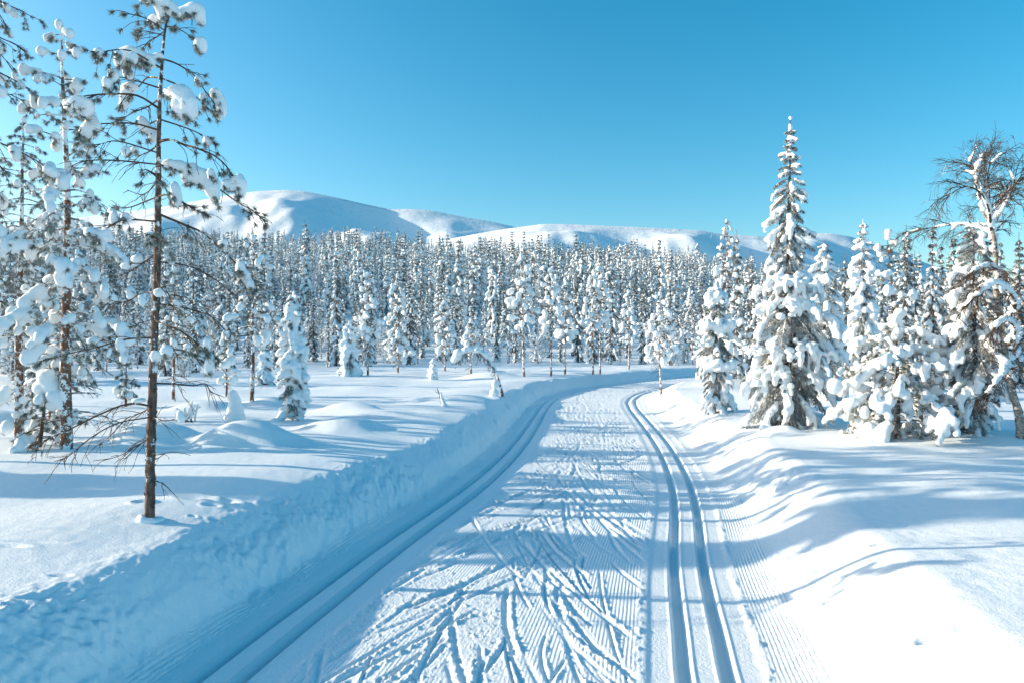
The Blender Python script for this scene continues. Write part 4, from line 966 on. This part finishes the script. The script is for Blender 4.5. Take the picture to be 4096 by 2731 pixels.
PIN = [pine(220 + i, 6.0, 1.05, (.3, .42, .36, .48)[i % 4], 0, .55, .068, trunk_r=.06, dead_low=4) for i in range(5)]
FAR = [far_mesh(spruce(240 + i, 8.0, [(a, b * 1.0) for a, b in PSP[i]], 0, .72, .095, low=.06, dens=.85, apron=.6), .10, 'far_spruce') for i in range(4)]
FAR.append(far_mesh(pine(250, 7.5, 1.1, .35, 0, .55, .085, trunk_r=.08, dead_low=2), .10, 'far_pine'))
def bush(seed):
    rng = np.random.RandomState(seed); tr = Tree()
    for i in range(9):
        a = rng.uniform(0, 6.28); P = arc((rng.uniform(-.2, .2), rng.uniform(-.2, .2), -.2), (math.cos(a) * .35, math.sin(a) * .35, 1), rng.uniform(2.0, 3.6), 7, .3, rng, .08); tr.trunk.tube(P, np.linspace(.028, .008, 7), 4)
        for _ in range(14):
            p, d = along(P, rng.uniform(.25, 1)); Q_ = arc(p, unit(d + rng.normal(0, .6, 3)), rng.uniform(.3, 1.0), 4, .4, rng, .15); tr.wood.tube(Q_, np.linspace(.014, .007, 4), 3)
            for __ in range(3):
                p2, d2 = along(Q_, rng.uniform(.2, 1)); Q2 = arc(p2, unit(d2 + rng.normal(0, .6, 3)), rng.uniform(.15, .4), 3, .4, rng, .15); tr.wood.tube(Q2, np.linspace(.009, .005, 3), 3)
            if rng.rand() < .5: tr.snow += blobs_on(Q_, .2, .9, .05, .06, rng, .6)
    return tr
BSH = [bush(260 + i) for i in range(3)]
# where they stand
rng = np.random.RandomState(17)
taken = []
def free(x, y, r):
    for (a, b) in taken:
        if (a - x) ** 2 + (b - y) ** 2 < r * r: return False
    return True
def candidates(n, y0, y1, p0, p1, rmin, cond=None):
    out = []; tries = 0
    while len(out) < n and tries < n * 60:
        tries += 1
        y = y0 + (y1 - y0) * rng.rand() ** 1.15; px = rng.uniform(p0, p1); x = (px - CX) / F * y
        if cond and not cond(px, y): continue
        if not free(x, y, rmin): continue
        taken.append((x, y)); out.append((x, y, px))
    return out
def off_trail(px, y):
    x = (px - CX) / F * y; d, _ = lateral([x], [y]); return abs(d[0]) > 3.4
def edge(px):                                              # where the trees begin, by direction
    return np.interp(px, [-200, 100, 230, 330, 400, 520, 600, 660, 700, 760, 1200], [19, 24, 36, 44, 47, 52, 50, 50, 30, 20, 15])
def open_strip(px, y): return y > edge(px) + 6 * pn(px / 45.0, 0.3, 90) and off_trail(px, y)
sp_roots, pi_roots, bu_roots = [], [], []
ZONES = [(155, 'at the left behind the close pines'), (300, 'behind the white spire spruce and the reddish trunk'), (430, 'behind the broad low spruce'), (540, 'behind the arched tree'), (640, 'behind the twin pines'), (735, 'behind the trail bend'), (9999, 'at the right behind the heavy spruces')]
def zone(px): return next(n for e, n in ZONES if px < e)
def names_for(kind, px):
    return {'s': 'snow-laden spruce in the dense forest ', 'p': 'snow-dusted pine in the dense forest ', 'b': 'frosted leafless birch scrub in the forest '}[kind] + zone(px), {'s': 'forest spruces ', 'p': 'forest pines ', 'b': 'forest birch scrub '}[kind] + zone(px)
spots = candidates(275, 24, 105, -60, 1120, 1.5, open_strip)
for i, (x, y, px) in enumerate(sorted(spots, key=lambda q: q[1])):
    z = float(ground(x, y)) - .1; h = rng.uniform(.62, 1.25); rz = rng.uniform(0, 6.28)
    if y < 45: h *= .72
    j = i % 6
    if i < 6: T = build(SPR[i], 'spruce_tree', names_for('s', px)[0], 'tree', (x, y, z), rz, names_for('s', px)[1], .06, 0, M_BARK, M_TWIG, M_FROSTED); T.scale = (h,) * 3; sp_roots.append(T)
    else: dup(sp_roots[j], (x, y, z), rz, (h * rng.uniform(.85, 1.1), h * rng.uniform(.85, 1.1), h), names_for('s', px)[0], names_for('s', px)[1])
SLIM = [(907, 25, 5.9, 'slim spruce whose tip stands just right of the ball-topped young pine'), (915, 29, 5.6, 'slim spruce close behind the one right of the ball-topped pine'), (933, 24, 5.7, 'pointed spruce in the gap left of the bare birch crown'),
        (953, 26, 5.8, 'pointed spruce right under the left limbs of the bare birch'), (971, 23, 5.3, 'pointed spruce directly behind the dense dark-hearted spruce'), (1019, 24, 5.5, 'pointed spruce rising behind the birch trunk at the right edge'),
        (1001, 28, 6.0, 'pointed spruce framed between birch trunk and dark-hearted spruce'), (845, 25, 4.9, 'slim spruce in the gap left of the white cone-shaped spruce'), (702, 36, 5.6, 'slim spruce just left of the tall orange-trunked pine'),
        (751, 27, 4.8, 'slim spruce between the orange-trunked pine and the tallest spruce'), (941, 33, 6.4, 'farther pointed spruce seen in the gap left of the birch'), (882, 27, 4.8, 'slim spruce behind the stem of the ball-topped young pine')]
for i, (px, y, H, lab) in enumerate(SLIM):
    x = (px - CX) / F * y; h = H / 7.0; dup(sp_roots[i % 6], (x, y, float(ground(x, y)) - .1), 1.3 * i, (h * .85, h * .85, h), lab)
spots = candidates(150, 24, 85, -60, 1120, 1.3, open_strip)
for i, (x, y, px) in enumerate(sorted(spots, key=lambda q: q[1])):
    z = float(ground(x, y)) - .1; h = rng.uniform(.62, 1.1); rz = rng.uniform(0, 6.28); j = i % 5
    if y < 45: h *= .75
    if i < 5: T = build(PIN[i], 'pine_tree', names_for('p', px)[0], 'tree', (x, y, z), rz, names_for('p', px)[1], .06, 0, M_BARK_RED, M_TWIG, M_FROSTED); T.scale = (h,) * 3; pi_roots.append(T)
    else: dup(pi_roots[j], (x, y, z), rz, h, names_for('p', px)[0], names_for('p', px)[1])
spots = candidates(70, 24, 80, -60, 1120, .9, open_strip)
for i, (x, y, px) in enumerate(spots):
    z = float(ground(x, y)) - .1; h = rng.uniform(.6, 1.3); rz = rng.uniform(0, 6.28); j = i % 3
    if i < 3:
        T = thing('birch_bush', names_for('b', px)[0], 'shrub', (x, y, z), rz, names_for('b', px)[1]); T.scale = (h,) * 3
        obj('stems', BSH[i].trunk.mesh('stems', M_TWIG_FROST), T); obj('twigs', BSH[i].wood.mesh('twigs', M_TWIG_FROST), T); obj('snow_load', blob(BSH[i].snow, .05), T); bu_roots.append(T)
    else: dup(bu_roots[j], (x, y, z), rz, h, names_for('b', px)[0], names_for('b', px)[1])
# the rest of the forest: one object per tree shape, placed by a node group
def scatter(name, label, me, pts, scl, rot):
    pm = bpy.data.meshes.new(name); pm.vertices.add(len(pts)); pm.vertices.foreach_set('co', np.asarray(pts, np.float32).ravel())
    for nm, a in (('scl', scl), ('rot', rot)):
        t = pm.attributes.new(nm, 'FLOAT', 'POINT'); t.data.foreach_set('value', np.asarray(a, np.float32))
    o = bpy.data.objects.new(name, pm); link(o); o['kind'] = 'stuff'; o['label'] = label; o['category'] = 'forest'
    src = bpy.data.objects.new(name + '_source', me)
    ng = bpy.data.node_groups.new(name, 'GeometryNodeTree')
    ng.interface.new_socket('Geometry', in_out='INPUT', socket_type='NodeSocketGeometry'); ng.interface.new_socket('Geometry', in_out='OUTPUT', socket_type='NodeSocketGeometry')
    gi = ng.nodes.new('NodeGroupInput'); go = ng.nodes.new('NodeGroupOutput'); mp = ng.nodes.new('GeometryNodeMeshToPoints'); ip = ng.nodes.new('GeometryNodeInstanceOnPoints')
    oi = ng.nodes.new('GeometryNodeObjectInfo'); oi.inputs['Object'].default_value = src
    a1 = ng.nodes.new('GeometryNodeInputNamedAttribute'); a1.data_type = 'FLOAT'; a1.inputs['Name'].default_value = 'scl'
    a2 = ng.nodes.new('GeometryNodeInputNamedAttribute'); a2.data_type = 'FLOAT'; a2.inputs['Name'].default_value = 'rot'
    cx = ng.nodes.new('ShaderNodeCombineXYZ')
    L = ng.links.new
    L(gi.outputs[0], mp.inputs['Mesh']); L(mp.outputs[0], ip.inputs['Points']); L(oi.outputs['Geometry'], ip.inputs['Instance'])
    L(a2.outputs['Attribute'], cx.inputs[2]); L(cx.outputs[0], ip.inputs['Rotation']); L(a1.outputs['Attribute'], ip.inputs['Scale']); L(ip.outputs[0], go.inputs[0])
    o.modifiers.new('placing', 'NODES').node_group = ng
    return o
n = 6400; pts = []
yy_ = 70 + 260 * rng.rand(n * 2) ** 0.72; pp_ = rng.uniform(-120, 1180, n * 2); xx_ = (pp_ - CX) / F * yy_
keep = (pn(xx_ / 18, yy_ / 18, 91) + rng.rand(n * 2) * 1.1 > 0.18) & ((yy_ > 96) | (rng.rand(n * 2) < .35))
xx_, yy_ = xx_[keep][:n], yy_[keep][:n]; zz_ = ground(xx_, yy_) - .2
for j in range(5):
    q = slice(j, None, 5); m_ = len(xx_[q])
    scatter('distant_forest', ('countless slim snow-laden spruces covering the hillside below the fells' if j < 4 else 'countless snow-dusted pines mixed into the hillside forest below the fells'), FAR[j], np.stack([xx_[q], yy_[q], zz_[q]], 1), (.62 + 1.1 * rng.rand(m_) ** 1.9) * (1 + .45 * pn(xx_[q] / 26, yy_[q] / 26, 98)) * (1 - .15 * (yy_[q] > 250)), rng.uniform(0, 6.28, m_))
# sparse dwarf trees on the low fell
px_, t_, Zf, r0_, r1_ = FB
pts = []
for i in range(1500):
    P_ = rng.uniform(400, 860); t = rng.rand() ** 1.3
    if pn(P_ / 30, t * 6, 95) + rng.rand() * .9 < .35 + .25 * t: continue
    i0 = int(t * 119); j0 = int((P_ - px_[0]) / 3); Yd = r0_ + (r1_ - r0_) * t_[i0]; pts.append(((P_ - CX) / F * Yd, Yd, Zf[i0, j0] - .3))
pts = np.array(pts)
scatter('dwarf_trees', 'sparse small frosted trees scattered over the low fell', FAR[1], pts, rng.uniform(.3, .9, len(pts)), rng.uniform(0, 6.28, len(pts)))
# trees just outside the left edge, whose limbs reach in and whose shadows cross the trail
LFT = [
       (-7.05, 8.3, 8.0, 1.25, .35, 2, 'snowy old pine whose limbs reach in at the top left corner'),
       (-11.5, 10.8, 6.2, 1.1, .3, 0, 'tall pine beyond the left edge'), (-10.8, 13.6, 6.0, 1.2, .3, 0, 'pine at the left edge behind the double trunk'), (-13.5, 16.5, 6.4, 1.2, .3, 0, 'pine far back at the left edge')]
for i, (x, y, H, Rr, z0, dt, lab) in enumerate(LFT):
    tr = pine(400 + i, H, Rr, z0, dt if dt else 1, .3 if dt else .45, .05, trunk_r=.07, dead_low=5, pw=.3 if dt else .75)
    build(tr, 'pine_tree', lab, 'tree', (x, y, float(ground(x, y)) - .05), 0, None, .035, .002, M_BARK_RED, M_TWIG, M_PINE)

tr = spruce(430, 7.2, [(0, .9), (.3, .8), (.6, .6), (.85, .35), (1, .08)], 1, .8, .08, low=.05)
build(tr, 'spruce_tree', 'full snowy spruce standing beyond the left edge', 'tree', (-13.0, 7.7, float(ground(-13.0, 7.7)) - .05), 0, None, .05, .002, M_BARK, M_TWIG, M_SPRUCE)
